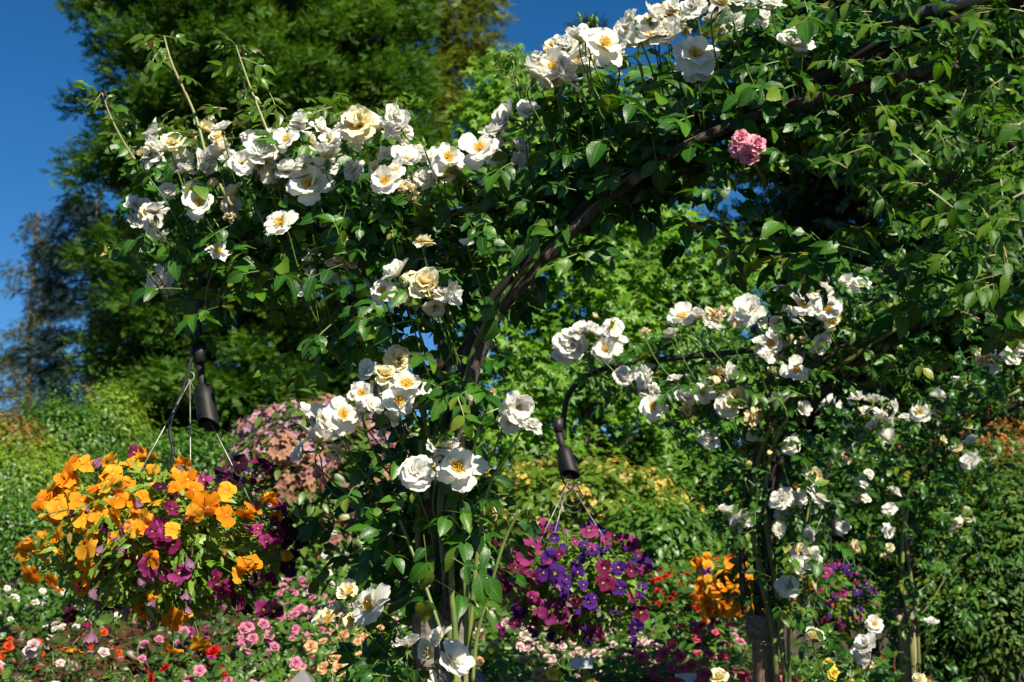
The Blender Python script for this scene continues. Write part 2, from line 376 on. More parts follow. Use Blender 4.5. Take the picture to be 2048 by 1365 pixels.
def tmesh(name, t, mats, smooth=True):
    V, Fs, m, g = t; mb = MB()
    tri = Fs[:, 2] == Fs[:, 3] if Fs.shape[1] == 4 else np.zeros(len(Fs), bool)
    n0 = mb.n
    mb.V.append(V); mb.G.append(g); mb.n = len(V)
    for sel, k in ((~tri, Fs.shape[1]), (tri, 3)):
        if sel.any(): mb.L.append(Fs[sel][:, :k].ravel()); mb.S.append(np.full(sel.sum(), k)); mb.M.append(m[sel])
    return mb.mesh(name, mats, smooth)
BL = {}
def bank(kind, pm, n, base):
    return [tmesh('rose_blossom', blossom(base+i, kind), [M[pm], M['sepal']]) for i in range(n)]
BL['o'] = bank('open', 'petal_white', 6, 100); BL['s'] = bank('side', 'petal_white', 6, 120); BL['d'] = bank('double', 'petal_white', 6, 140)
BL['y'] = bank('cup', 'petal_cream', 4, 160); BL['b'] = bank('bud', 'petal_bud', 3, 180); BL['w'] = bank('old', 'petal_old', 3, 190)
BL['c'] = bank('double', 'petal_cream', 3, 210); BL['p'] = bank('rosette', 'petal_pink', 3, 220)
STAM = [tmesh('stamens', stamens(s), M['stamen']) for s in range(3)]
def green_bud():
    V, q, tr = tube_geo([(0, 0, 0), (0, 0, .1), (0, 0, .3), (0, 0, .55), (0, 0, .85), (0, 0, 1.1)], [.06, .16, .24, .22, .1, .01], 7, False)
    ts = [T(V, q, 1)]
    for k in range(5):
        s = simple_leaf(.22, .2, -.2); ts.append(xf(T(s[0], s[1], 1), rotz(k*1.2566)@rotx(1.35), .8, (0, 0, .15)))
    return merge(ts)
GBUD = tmesh('green_bud', green_bud(), [M['petal_bud'], M['sepal']])

# ------------------------------------------------------------------ world, camera, sun
def setup():
    w = bpy.data.worlds.new('World'); sc.world = w; w.use_nodes = True; nt = w.node_tree
    bg = nt.nodes['Background']; sky = nt.nodes.new('ShaderNodeTexSky'); sky.sky_type = 'NISHITA'; sky.sun_disc = False
    sky.sun_elevation = math.asin(SUN[2]); sky.sun_rotation = math.atan2(SUN[0], SUN[1])
    sky.altitude = 2500; sky.air_density = 1.0; sky.dust_density = 0.0; sky.ozone_density = 4.5
    hs = nt.nodes.new('ShaderNodeHueSaturation'); hs.inputs['Saturation'].default_value = 1.28
    nt.links.new(sky.outputs[0], hs.inputs['Color']); nt.links.new(hs.outputs[0], bg.inputs[0]); bg.inputs[1].default_value = .050
    L = bpy.data.lights.new('sun', 'SUN'); L.energy = 4.6; L.angle = math.radians(.53); L.color = (1, .92, .74)
    o = bpy.data.objects.new('sun', L); COL.objects.link(o); o.rotation_euler = Vector(SUN).to_track_quat('Z', 'Y').to_euler()
    c = bpy.data.cameras.new('camera'); co = bpy.data.objects.new('camera', c); COL.objects.link(co)
    c.sensor_width = 36; c.lens = 50; c.clip_end = 2000; c.clip_start = .05
    co.location = CAMP; co.rotation_euler = (math.pi/2+TH, 0, 0)
    c.dof.use_dof = True; c.dof.focus_distance = 2.95; c.dof.aperture_fstop = 9
    sc.camera = co
    sc.view_settings.view_transform = 'Standard'; sc.view_settings.look = 'None'; sc.view_settings.gamma = 1; sc.view_settings.exposure = 1.02
    cy = sc.cycles; cy.max_bounces = 6; cy.diffuse_bounces = 3; cy.glossy_bounces = 2; cy.transmission_bounces = 4; cy.transparent_max_bounces = 4
    cy.use_denoising = True; cy.sample_clamp_indirect = 6; cy.caustics_reflective = False; cy.caustics_refractive = False
    try: cy.denoiser = 'OPENIMAGEDENOISE'
    except Exception: pass
setup()

# ------------------------------------------------------------------ ground
def ground():
    xs = np.linspace(-150, 150, 61); ys = np.concatenate([np.linspace(-30, 0, 6), np.linspace(1, 14, 27), np.linspace(16, 40, 13), np.linspace(60, 400, 12)])
    X, Y = np.meshgrid(xs, ys); Z = gz(X, Y)+.02*np.sin(X*1.7)*np.cos(Y*1.3)
    V = np.stack([X, Y, Z], -1).reshape(-1, 3); n = len(xs)
    Fs = [(j*n+i, j*n+i+1, (j+1)*n+i+1, (j+1)*n+i) for j in range(len(ys)-1) for i in range(n-1)]
    mb = MB(); mb.add(V, Fs); struct(link('ground', mb.mesh('ground', M['soil'])))
ground()

# ------------------------------------------------------------------ rose arches
ARC = [(0.0, -.10), (.02, .14), (.055, .36), (.12, .52), (.21, .61), (.37, .735), (.53, .815), (.77, .885), (1.03, .985), (1.2, 1.0), (1.45, .985), (1.8, .86), (2.1, .68), (2.32, .36), (2.4, .0), (2.4, -.12)]
def arch_pt(k, s, h, off=0.):
    """point of arch k: s metres along its plane, h metres above eye level, off metres along the path"""
    d = np.array([.882, -.471, 0]); n = np.array([.463, .886, 0])
    return np.array([-.15+1.01*k, 3.0+1.93*k, EYE+h-.045*k])+d*s+n*off
TOPS = [1240, 1226, 1214]
def rose_arch(k, label):
    base = arch_pt(k, 0, 0); base[2] = gz(*base[:2])
    t = thing('rose_arch', label, 'garden arch', base, None)
    for s, rad in ((0, .046), (2.4, .046)):
        p = arch_pt(k, s, 0); top = P1(1024, TOPS[k], p[1])[2]-.015 if s == 0 else EYE-.15
        mb = MB(); zs = np.linspace(gz(*p[:2])-.1, top, 9); add_tube(mb, [(p[0], p[1], z) for z in zs], rad+.002*np.sin(zs*21), 14)
        po = link('post', mb.mesh('post', M['post_wood']), t)
        mb = MB(); add_box(mb, (p[0], p[1], top-.028), (.098 if k == 0 else .10, .098, .115 if k == 0 else .07), rotz(.3)); 
        link('post_cap', mb.mesh('post_cap', M['post_grey'], False), po)
    # steel hoops: two flat bars side by side
    for off in (-.028, .028):
        mb = MB(); c = bez([arch_pt(k, s, h, off) for s, h in ARC], 5); add_tube(mb, c, .0115, 8); link('hoop', mb.mesh('hoop', M['steel_black']), t)
    for dz in (-.12, .0, .1):                                             # rusty straps above the post
        mb = MB(); p = arch_pt(k, .0, dz+.03); add_box(mb, p+[-.022, 0, -.03], (.028, .006, .13), rotz(.25)); add_box(mb, p+[.030, .01, -.06], (.03, .006, .14), rotz(-.4))
        link('strap', mb.mesh('strap', M['rust_strap'], False), t)
    # cross bar carrying the hanging basket on the far side
    if k == 0: pts = [(1330, 322), (1090, 392), (890, 432), (640, 455), (500, 470), (430, 505), (402, 570), (396, 680), (397, 735)]
    elif k == 1: pts = [(1690, 690), (1560, 696), (1400, 712), (1250, 728), (1175, 752), (1140, 785), (1128, 830), (1128, 880)]
    else: pts = [(1900, 800), (1760, 855), (1690, 890), (1660, 920), (1652, 960), (1652, 1000)]
    c = bez([P1(x, y, yplane(x, k if k < 2 else 2.6)) for x, y in pts], 8)
    mb = MB(); add_tube(mb, c, .0105, 8); link('cross_bar', mb.mesh('cross_bar', M['steel_black']), t)
    return t
ar0 = rose_arch(0, 'nearest rose arch, grey capped post with steel hoop under big white roses')
mb = MB(); add_tube(mb, [P1(1846, 26, 2.42), P1(1885, 14, 2.40), P1(1990, -12, 2.3), P1(2250, -80, 2.1)], .0105, 10); link('side_pipe', mb.mesh('side_pipe', M['pipe_grey']), ar0)
mb = MB(); add_tube(mb, [P1(1790, 46, 2.46), P1(1830, 32, 2.43), P1(1868, 19, 2.41)], .0125, 10); link('tape_wrap', mb.mesh('tape_wrap', M['rubber']), ar0)
rose_arch(1, 'second rose arch, brown wooden post tied with twine beside orange pansies')
rose_arch(2, 'farthest rose arch, pale wooden post beside the dark green hedge')

# ------------------------------------------------------------------ foliage scattering
def leaf_frames(N, sunny=.35, cam=.35, rnd=.7, droop=-.25):
    n = nrm(np.array([0, 0, .75])+SUN*sunny+np.array([0, -cam, 0])+rng.normal(size=(N, 3))*rnd*.6)
    a = rng.normal(size=(N, 3)); a[:, 2] = a[:, 2]*.5+droop
    return frames(n, a)
def blob_points(blobs, k, dy):
    pts = []
    for (x, y, rx, ry, n) in blobs:
        N = int(n*.95+.5); u = rng.normal(size=(N, 2))*.46; xx = x+u[:, 0]*rx; yy = y+u[:, 1]*ry
        Y = yplane(xx, k)+.07+rng.normal(size=N)*dy
        pts.append(P(xx, yy, Y))
    return np.concatenate(pts)
def foliage(name, temps, pts, size, mats, parent, jit=.25, **kw):
    mb = MB(); ch = rng.integers(0, len(temps), len(pts)); R = leaf_frames(len(pts), **kw); s = size*rng.uniform(1-jit, 1+jit, len(pts))
    for i, t in enumerate(temps):
        q = ch == i; mb.inst(t, pts[q], R[q], s[q])
    return link(name, mb.mesh(name, mats), parent)
FACE = {'o': ((-.05, -1, .45), .30), 's': ((0, -.30, .80), .45), 'd': ((0, -.85, .5), .35), 'y': ((0, -.75, .6), .3), 'c': ((0, -.8, .5), .35), 'b': ((.1, -.2, .85), .35), 'w': ((0, -.5, .5), .5), 'p': ((0, -.9, .35), .3), 'g': ((0, 0, 1), .25)}
def blossoms(lst, k, parent, skel, yoff=0., stem=.17, big=1.09, limit=98):
    skel = np.asarray(skel)
    for n, it in enumerate(lst[:limit]):
        x, y, d, kd = it[:4]; kd = ('o' if n % 3 else 's') if kd == 'd' and n % 2 else kd; fx = it[4] if len(it) > 4 else None
        Y = yplane(x, k)+yoff+(it[5] if len(it) > 5 else rng.uniform(-.24, -.12)); pos = P1(x, y, Y); size = pxm(d, Y)*big
        f, r = FACE[kd]; nn = np.array(f)+rng.normal(size=3)*r
        if fx is not None: nn = np.array(fx, float)+rng.normal(size=3)*.12
        nn = nn/np.linalg.norm(nn)
        R = frames(nn[None], rng.normal(size=(1, 3)))[0]
        bank_ = [GBUD] if kd == 'g' else BL[kd]
        b = link('green_bud' if kd == 'g' else ('rose_bud' if kd == 'b' else 'blossom'), bank_[n % len(bank_)], parent, fmat(R, pos, size))
        if kd in 'oyw' or (kd == 's' and n % 2 == 0):
            link('stamens', STAM[n % 3], b, fmat(R, pos+nn*size*.02, size*(1.1 if kd == 'o' else .9)))
        # its stalk, down to the nearest cane
        dd = skel-pos; j = np.argmin(np.linalg.norm(dd+np.array([0, 0, .12]), axis=1)); tgt = dd[j]
        L = min(np.linalg.norm(tgt), stem); end = pos+tgt/max(np.linalg.norm(tgt), 1e-6)*L*.8+np.array([0, .03, -L*.45])
        c = bez([pos-nn*size*.08, pos-nn*size*.55, (pos-nn*size*.5+end)/2+rng.normal(size=3)*.012, end], 4)
        mb = MB(); add_tube(mb, c, np.linspace(.0014, .0022, len(c))*(1 if k == 0 else 1.25), 4, cap=False)
        link('flower_stalk', mb.mesh('flower_stalk', M['stem_green']), b)

# ---- the front climbing rose
SKEL = [arch_pt(0, s, h) for s, h in ARC]; SKEL = list(bez(SKEL[:11], 5))
XB = bez([P1(x, y, yplane(x)) for x, y in [(1330, 322), (1090, 392), (890, 432), (640, 455), (500, 470), (430, 505), (402, 570), (396, 640)]], 5)
SKEL += list(XB)
for x, y0, y1 in ((885, 700, 1365), (820, 560, 1000), (720, 500, 700)):
    SKEL += [P1(x, y, yplane(x)) for y in np.linspace(y0, y1, 14)]
SKEL = np.array(SKEL)
rb = arch_pt(0, -.08, 0); rb[2] = 0
rose1 = thing('climbing_rose', 'large white and cream climbing rose in sharp focus on the nearest arch', 'climbing rose', rb)
FB = [(330, 420, 90, 120, 34), (300, 330, 60, 60, 12), (440, 450, 120, 120, 62), (560, 400, 130, 110, 50), (680, 430, 130, 110, 58), (800, 440, 120, 110, 52), (900, 430, 110, 90, 46),
      (420, 560, 90, 80, 34), (350, 520, 70, 60, 16), (560, 530, 110, 80, 36), (700, 520, 110, 80, 36), (800, 560, 90, 80, 24), (900, 520, 100, 90, 38), (410, 640, 50, 40, 12),
      (500, 340, 120, 60, 24), (620, 300, 110, 60, 20), (760, 330, 90, 60, 18), (890, 360, 60, 50, 10),
      (690, 650, 80, 70, 18), (800, 660, 80, 70, 22), (880, 660, 80, 90, 32), (900, 760, 70, 90, 30), (840, 850, 80, 80, 26), (900, 860, 80, 70, 24), (720, 720, 50, 40, 6),
      (740, 900, 60, 60, 10), (880, 980, 110, 90, 46), (780, 1000, 90, 70, 24), (960, 960, 80, 70, 18), (700, 1000, 60, 60, 8), (850, 1080, 90, 60, 26), (930, 1080, 70, 70, 18), (770, 1100, 60, 50, 10),
      (840, 1330, 70, 30, 12), (950, 1140, 50, 70, 10), (800, 1160, 60, 60, 12), (960, 1040, 60, 60, 10), (790, 1270, 40, 50, 10), (760, 1310, 60, 50, 12), (720, 1340, 50, 30, 8), (800, 1350, 60, 40, 12),
      (1000, 400, 90, 80, 36), (1000, 490, 80, 70, 24), (1100, 420, 90, 90, 46), (1110, 330, 80, 80, 26), (1180, 330, 100, 110, 52), (1110, 500, 70, 50, 8), (1020, 600, 50, 50, 6), (1240, 390, 90, 60, 26),
      (1230, 240, 110, 80, 34), (1300, 250, 100, 100, 46), (1130, 200, 70, 35, 16), (1230, 160, 70, 40, 18), (1330, 140, 70, 40, 18), (1190, 210, 60, 30, 10), (1440, 90, 60, 60, 14), (1350, 350, 90, 60, 24), (1420, 200, 110, 110, 50), (1440, 310, 100, 80, 36), (1550, 130, 120, 110, 46), (1560, 270, 110, 90, 36), (1660, 70, 130, 90, 36),
      (1660, 240, 110, 100, 36), (1500, 60, 130, 60, 26), (1500, 460, 90, 60, 12), (1400, 440, 60, 50, 6), (1620, 500, 100, 80, 22), (1560, 570, 60, 60, 8), (1720, 170, 100, 110, 26), (1900, 560, 120, 60, 16), (2010, 590, 70, 70, 12), (1780, 520, 110, 70, 20), (1900, 120, 120, 80, 8)]
pts = blob_points(FB, 0, .13)
# the canopy over the top of the arch, above the picture
cn = np.array([arch_pt(0, s, np.interp(s, [a for a, b in ARC], [b for a, b in ARC])) for s in rng.uniform(1.1, 2.3, 380)])+rng.normal(size=(380, 3))*np.array([.2, .2, .14])+[0, 0, .14]
foliage('foliage', COMP, np.concatenate([pts, cn]), .098, [M['rose_leaf'], M['stem_green']], rose1, .32)
YB = [(905, 1110, 70, 60, 8), (830, 1130, 50, 60, 8), (960, 1120, 40, 60, 5), (870, 1230, 60, 40, 5), (330, 250, 60, 50, 7), (390, 230, 70, 60, 10), (470, 250, 70, 50, 10), (560, 250, 70, 50, 10), (640, 220, 60, 40, 12), (700, 220, 60, 40, 12), (770, 225, 70, 40, 12), (540, 200, 40, 40, 4),
      (850, 1030, 60, 60, 6), (780, 1080, 60, 80, 12), (700, 1130, 40, 40, 5), (960, 990, 60, 60, 8), (900, 1150, 70, 50, 10), (860, 1190, 60, 40, 8), (980, 1080, 50, 50, 6), (965, 1180, 40, 30, 4), (760, 1180, 50, 40, 5), (540, 630, 50, 30, 3), (850, 740, 60, 40, 4), (600, 700, 40, 40, 3), (1030, 150, 25, 40, 3), (330, 90, 25, 25, 4), (475, 130, 25, 40, 4), (230, 240, 30, 30, 3)]
SH = [P(np.array(x, float), np.array(y, float), np.array([yplane(v)-.10 for v in x])) for x, y in (([480, 420, 390, 345, 328], [440, 330, 230, 130, 72]), ([580, 545, 510, 488, 472], [350, 285, 200, 140, 92]), ([270, 245, 222, 204], [320, 280, 235, 186]), ([1060, 1040, 1020, 1018], [250, 190, 115, 105]))]
shp = np.concatenate([bez(q, 5)[2::2] for q in SH]+[np.repeat(q[-1:], 4, 0) for q in SH])+rng.normal(size=(1, 3))*.001
foliage('shoot_leaves', YOUNG, shp, .07, [M['young_leaf'], M['young_cane']], rose1, .4, rnd=1.2, droop=-.5, cam=.5)
foliage('young_leaves', YOUNG, blob_points(YB, 0, .06), .085, [M['young_leaf'], M['young_cane']], rose1, .3, rnd=1.0, droop=-.5, cam=.5)
def cane(pts, r0, r1, mat, parent, k=0, dy=0., n=8, sides=7, name='cane'):
    c = bez([P1(x, y, yplane(x, k)+dy) for x, y in pts], n); mb = MB()
    r = np.linspace(r0, r1, len(c))*(1+.08*np.sin(np.arange(len(c))*2.1)); add_tube(mb, c, r, sides)
    link(name, mb.mesh(name, M[mat]), parent)
cane([(896, 1240), (900, 1100), (908, 980), (925, 860), (945, 760), (968, 690), (1000, 625), (1060, 555), (1130, 480), (1220, 400), (1340, 310), (1500, 238), (1700, 180), (1900, 130)], .0118, .0105, 'bark_cane', rose1, dy=-.075)
cane([(908, 1380), (890, 1150), (880, 1000), (905, 850), (930, 765), (952, 690), (990, 615), (1055, 540), (1150, 450), (1280, 340), (1450, 255)], .0075, .006, 'cane_green', rose1, dy=-.06)
cane([(930, 1380), (934, 1250), (928, 1090), (922, 960), (928, 850), (942, 770), (960, 710), (978, 650)], .0065, .005, 'cane_green', rose1, dy=-.08)
cane([(912, 1380), (910, 1260), (903, 1180), (905, 1080), (915, 920)], .007, .005, 'cane_green', rose1, dy=-.10)
cane([(840, 1380), (838, 1100), (842, 960), (855, 860), (800, 720), (700, 620), (640, 560), (560, 520)], .009, .007, 'cane_green', rose1, dy=-.02)
cane([(855, 1000), (846, 930), (842, 880)], .0075, .006, 'cane_green', rose1, dy=-.09)
cane([(905, 1360), (890, 1290), (850, 1170), (815, 1080), (800, 1040)], .0045, .003, 'cane_green', rose1, dy=-.13)
cane([(945, 1365), (955, 1270), (985, 1160), (1010, 1080), (1040, 1020)], .004, .003, 'cane_green', rose1, dy=-.12)
cane([(935, 1330), (948, 1170), (958, 1080), (972, 1000), (985, 960)], .005, .003, 'cane_green', rose1, dy=-.1)
cane([(910, 850), (880, 760), (930, 690), (940, 640)], .007, .006, 'bark_cane', rose1, dy=.0)
cane([(1250, 405), (1380, 330), (1560, 262), (1700, 220), (1880, 150), (2060, 60)], .012, .010, 'bark_cane', rose1, dy=.03)
cane([(900, 445), (760, 470), (600, 470), (480, 500), (420, 560)], .008, .006, 'bark_cane', rose1, dy=.02)
cane([(480, 440), (420, 330), (390, 230), (345, 130), (328, 72)], .005, .0022, 'young_cane', rose1, dy=-.10, name='shoot')
cane([(580, 350), (545, 285), (510, 200), (488, 140), (472, 92)], .0042, .0018, 'young_cane', rose1, dy=-.10, name='shoot')
cane([(270, 320), (245, 280), (222, 235), (204, 186)], .0032, .0014, 'young_cane', rose1, dy=-.10, name='shoot')
cane([(1060, 250), (1040, 190), (1020, 115)], .003, .0014, 'young_cane', rose1, dy=-.08, name='shoot')
cane([(545, 490), (520, 430), (470, 330)], .0045, .004, 'cane_green', rose1, dy=-.1, name='shoot')
cane([(850, 520), (870, 560), (905, 640)], .0035, .003, 'stem_green', rose1, dy=-.1, name='shoot')
for x, y in ((972, 672), (1050, 560)):
    mb = MB(); c = P1(x, y, yplane(x)-.035); ax = np.array([.55, -.3, .62]); ax /= np.linalg.norm(ax)
    u = nrm(np.cross(ax, [0, 0, 1.])); w = np.cross(ax, u); a = np.linspace(0, 6.4, 20)
    for q in (-.006, .003): add_tube(mb, c+ax*q+.026*(np.cos(a)[:, None]*u+np.sin(a)[:, None]*w), .0022, 5)
    link('twine_tie', mb.mesh('twine_tie', M['twine']), rose1)
B1 = [(305, 305, 62, 's'), (345, 288, 52, 'c'), (398, 328, 60, 's'), (440, 318, 58, 'd'), (445, 262, 45, 's'), (483, 328, 52, 's'), (520, 308, 60, 'd'), (575, 280, 52, 'd'), (600, 248, 42, 's'), (547, 345, 48, 's'), (575, 345, 60, 'd'),
      (620, 370, 82, 'o'), (655, 318, 72, 's'), (690, 262, 50, 's'), (720, 252, 82, 'c'), (757, 262, 55, 'd'), (802, 262, 68, 's'), (770, 365, 64, 'd'), (812, 325, 68, 's'), (790, 345, 50, 'd'), (895, 318, 74, 'o'), (880, 352, 52, 's'), (820, 380, 40, 'w'), (908, 345, 34, 'w'),
      (310, 430, 58, 's'), (398, 408, 60, 'o'), (412, 377, 38, 'b'), (562, 448, 66, 'o'), (435, 506, 50, 'o'), (322, 570, 64, 's', None, .06), (343, 592, 40, 's', None, .05), (372, 345, 40, 's'), (292, 425, 34, 'c'),
      (625, 525, 38, 'd'), (690, 522, 52, 'y'), (655, 530, 24, 'b'), (613, 582, 36, 's'), (603, 566, 22, 'b'), (765, 583, 52, 'o'), (797, 552, 64, 's'), (853, 574, 72, 'y'), (828, 568, 52, 'c'), (897, 588, 54, 's', (.6, -.4, -.2)), (870, 612, 48, 's', (.1, -.5, -.5)), (815, 604, 32, 'y'), (848, 487, 42, 'c'), (935, 490, 30, 's'), (958, 388, 60, 's', None, .1),
      (800, 722, 60, 'y'), (767, 752, 46, 'y'), (812, 775, 84, 'o'), (795, 806, 66, 'o'), (725, 787, 50, 'o'), (742, 818, 48, 's'), (762, 838, 64, 's', None, .04), (640, 842, 66, 's'), (685, 832, 70, 'o'), (640, 887, 72, 'd'), (608, 905, 52, 's', None, .05),
      (980, 795, 30, 'b'), (1035, 812, 68, 's', (.3, -.6, -.3)), (1026, 845, 52, 'd'), (1050, 832, 28, 'b'), (888, 897, 78, 'o'), (833, 948, 78, 'd'), (920, 940, 88, 'o'), (868, 940, 22, 'b'),
      (695, 1185, 42, 'y'), (655, 1246, 56, 'y'), (745, 1214, 90, 'o'), (815, 1296, 58, 's'), (903, 1322, 74, 's', (.5, -.5, .4)), (870, 1327, 20, 'b'),
      (960, 300, 78, 'd'), (985, 272, 58, 'd'), (1018, 238, 66, 's'), (1055, 226, 48, 's'), (1035, 300, 52, 's', None, .03), (1070, 156, 74, 's'), (1108, 136, 72, 'd'), (1135, 102, 82, 'd'), (1160, 82, 62, 's'), (1205, 92, 92, 'o'), (1242, 112, 62, 's'), (1130, 166, 62, 's'), (1155, 130, 60, 'd'), (1280, 82, 62, 's'), (1302, 74, 60, 'o'), (1336, 72, 62, 's'), (1330, 30, 58, 'y'), (1392, 112, 90, 'o'), (1396, 142, 60, 'd'), (1390, 14, 58, 'd'), (1436, 12, 58, 'y'),
      (1472, 10, 50, 's'), (1585, 92, 78, 's', (.1, -.8, .35)), (1603, 84, 52, 'd'), (1545, 16, 50, 's'), (1340, 452, 56, 's', (-.2, -.4, -.5), .08), (1322, 430, 56, 's', (-.3, -.4, -.4), .1), (1480, 465, 50, 's', None, .12)]
blossoms(B1, 0, rose1, SKEL)
G1 = [(1160, 36, 17, 'g'), (1180, 44, 16, 'g'), (1195, 48, 16, 'g'), (1172, 60, 14, 'g'), (1275, 62, 17, 'g'), (1332, 62, 18, 'g'), (848, 290, 17, 'g'), (282, 520, 14, 'g'), (270, 512, 14, 'g'), (290, 505, 14, 'g'), (840, 700, 15, 'g'), (785, 480, 14, 'g')]
blossoms(G1, 0, rose1, SKEL, stem=.12)

def small_blossoms(spots, k, parent, size, seed0):
    mb = MB(); kinds = [(blossom(seed0, 'side'), 0), (blossom(seed0+1, 'double'), 0), (blossom(seed0+2, 'open'), 0), (blossom(seed0+3, 'cup'), 2), (blossom(seed0+4, 'bud'), 3), (blossom(seed0+5, 'old'), 4)]
    w = [.34, .22, .16, .12, .08, .08]; st = MB()
    for (x, y, rx, ry, n) in spots:
        for i in range(int(n*1.45+.5)):
            xx = x+rng.normal()*rx*.65; yy = y+rng.normal()*ry*.6; Y = yplane(xx, k)+rng.uniform(-.2, -.02); p = P1(xx, yy, Y); s = pxm(size*rng.uniform(.7, 1.15), Y)
            t, m = kinds[rng.choice(6, p=w)]; nn = nrm(np.array([rng.normal()*.6, -.5+rng.normal()*.4, .5+rng.normal()*.4]))
            tt = (t[0], t[1], np.where(t[2] == 1, 1, m), t[3]); q = tt[1][:, 2] != tt[1][:, 3]
            mb.inst((tt[0], tt[1][q], tt[2][q], tt[3]), p[None], frames(nn[None], rng.normal(size=(1, 3))), [s*(.6 if m == 3 else 1)])
    o = link('small_blossoms', mb.mesh('small_blossoms', [M['petal_white'], M['sepal'], M['petal_cream'], M['petal_bud'], M['petal_old']]), parent); o['kind'] = 'stuff'
small_blossoms([(330, 310, 60, 30, 6), (460, 300, 70, 40, 9), (600, 300, 80, 50, 9), (740, 270, 70, 40, 7), (800, 360, 50, 30, 5), (900, 340, 40, 40, 4), (990, 290, 50, 40, 6), (1120, 120, 60, 50, 10), (1220, 80, 60, 40, 8), (1320, 60, 60, 40, 8), (1400, 60, 60, 50, 6), (320, 440, 50, 40, 4), (650, 540, 40, 40, 3), (820, 580, 60, 30, 6), (760, 790, 50, 40, 6), (650, 860, 50, 40, 5), (880, 930, 60, 40, 4), (1040, 830, 30, 30, 2), (700, 1220, 50, 40, 3), (880, 1310, 50, 30, 3), (430, 400, 60, 50, 4), (1500, 30, 60, 30, 4)], 0, rose1, 48, 500)

# ---- rambler on the right, pale small leaves and one pink truss
rm = P1(2000, 500, 2.6)
ramb = thing('rambler_rose', 'pale green rambler with a single pink double truss under the arch', 'rambling rose', (rm[0], rm[1], 0))
RB = [(1950, 110, 130, 110, 90), (1800, 200, 110, 90, 46), (1920, 230, 140, 100, 90), (1850, 320, 130, 90, 70), (2010, 330, 100, 120, 80), (1780, 280, 80, 60, 22), (1960, 420, 120, 90, 80), (1840, 400, 100, 70, 34), (1740, 360, 60, 60, 10), (1880, 500, 120, 60, 36), (2020, 480, 80, 80, 40), (2040, 180, 60, 140, 70), (1760, 110, 90, 70, 40), (1880, 60, 120, 50, 60), (2000, 40, 90, 50, 50), (1960, 560, 90, 50, 30)]
pr = []
for (x, y, rx, ry, n) in RB:
    n = int(n*.52)
    u = rng.normal(size=(n, 2))*.55; pr.append(P(x+u[:, 0]*rx, y+u[:, 1]*ry, 2.62-.35*(x-1700)/350+rng.normal(size=n)*.24+.06))
no = 620                                                     # leaves added overhead between the arches, put there to shade the roses beneath
ov = np.array([arch_pt(0, q, np.interp(q, [a for a, b in ARC], [b for a, b in ARC])+.10, w) for q, w in zip(rng.uniform(.75, 2.0, no), rng.uniform(-.35, 2.1, no))])+rng.normal(size=(no, 3))*.10
ov = ov+(np.sin(ov[:, :1]*5)*np.cos(ov[:, 1:2]*4))*np.array([0, 0, .08]); pr.append(ov)
foliage('foliage', NARROW, np.concatenate(pr), .066, [M['rambler_leaf'], M['young_cane']], ramb, .3, rnd=.9, sunny=.5, cam=.45)
def free_cane(pts, r0, r1, mat, parent, name='cane'):
    c = bez([P1(*p) for p in pts], 8); mb = MB(); add_tube(mb, c, np.linspace(r0, r1, len(c)), 6); link(name, mb.mesh(name, M[mat]), parent)
free_cane([(2060, 270, 2.5), (1930, 340, 2.55), (1840, 395, 2.6), (1740, 430, 2.65)], .008, .004, 'bark_cane', ramb)
free_cane([(2060, 190, 2.4), (1990, 180, 2.4), (1900, 195, 2.45), (1830, 180, 2.5)], .0035, .002, 'young_cane', ramb)
free_cane([(1990, 170, 2.4), (1940, 120, 2.4), (1915, 60, 2.4)], .004, .002, 'young_cane', ramb)
free_cane([(1900, 250, 2.45), (1800, 250, 2.5), (1700, 290, 2.55)], .0028, .0015, 'young_cane', ramb)
free_cane([(1800, 250, 2.5), (1775, 200, 2.5), (1765, 160, 2.5)], .0028, .0015, 'young_cane', ramb)
free_cane([(2060, 500, 2.4), (2080, 900, 2.4), (2090, 1500, 2.4)], .009, .012, 'bark_cane', ramb)
for (x, y, d, f) in ((1482, 278, 40, (-.3, -1, .2)), (1513, 288, 42, (.35, -1, .2)), (1486, 302, 34, (-.1, -1, 0)), (1500, 312, 42, (.1, -1, -.5)), (1475, 298, 38, (-.6, -.8, -.3))):
    blossoms([(x, y, d, 'p', f, -.30)], 0, ramb, SKEL, stem=.06)

# ---- second rose and third rose
def rose_n(k, label, FBk, Bk, leaf, size, canes, limit=98, dens=1.):
    b = arch_pt(k, -.05, 0); b[2] = gz(*b[:2])
    r = thing('climbing_rose', label, 'climbing rose', b)
    p = blob_points([(x, y, rx, ry, n*dens) for x, y, rx, ry, n in FBk], k, .17)
    ss = rng.uniform(.55, 2.3, 520)
    cn = np.array([arch_pt(k, q, np.interp(q, [a for a, b_ in ARC], [b_ for a, b_ in ARC])) for q in ss])+rng.normal(size=(520, 3))*np.array([.2, .2, .13])+[0, 0, .14]  # foliage over the arch top, mostly unseen, added to shade the growth below
    p = np.concatenate([p, cn])
    foliage('foliage', COMP[:4]+NARROW[:2], p, size, [M[leaf], M['stem_green']], r, .3)
    sk = [q for q in bez([arch_pt(k, s, h) for s, h in ARC[:11]], 4)]
    for c in canes:
        cane(c[0], c[1], c[2], c[3], r, k, -.05); sk += list(bez([P1(x, y, yplane(x, k)) for x, y in c[0]], 4))
    blossoms(Bk, k, r, sk, stem=.2, limit=limit); return r
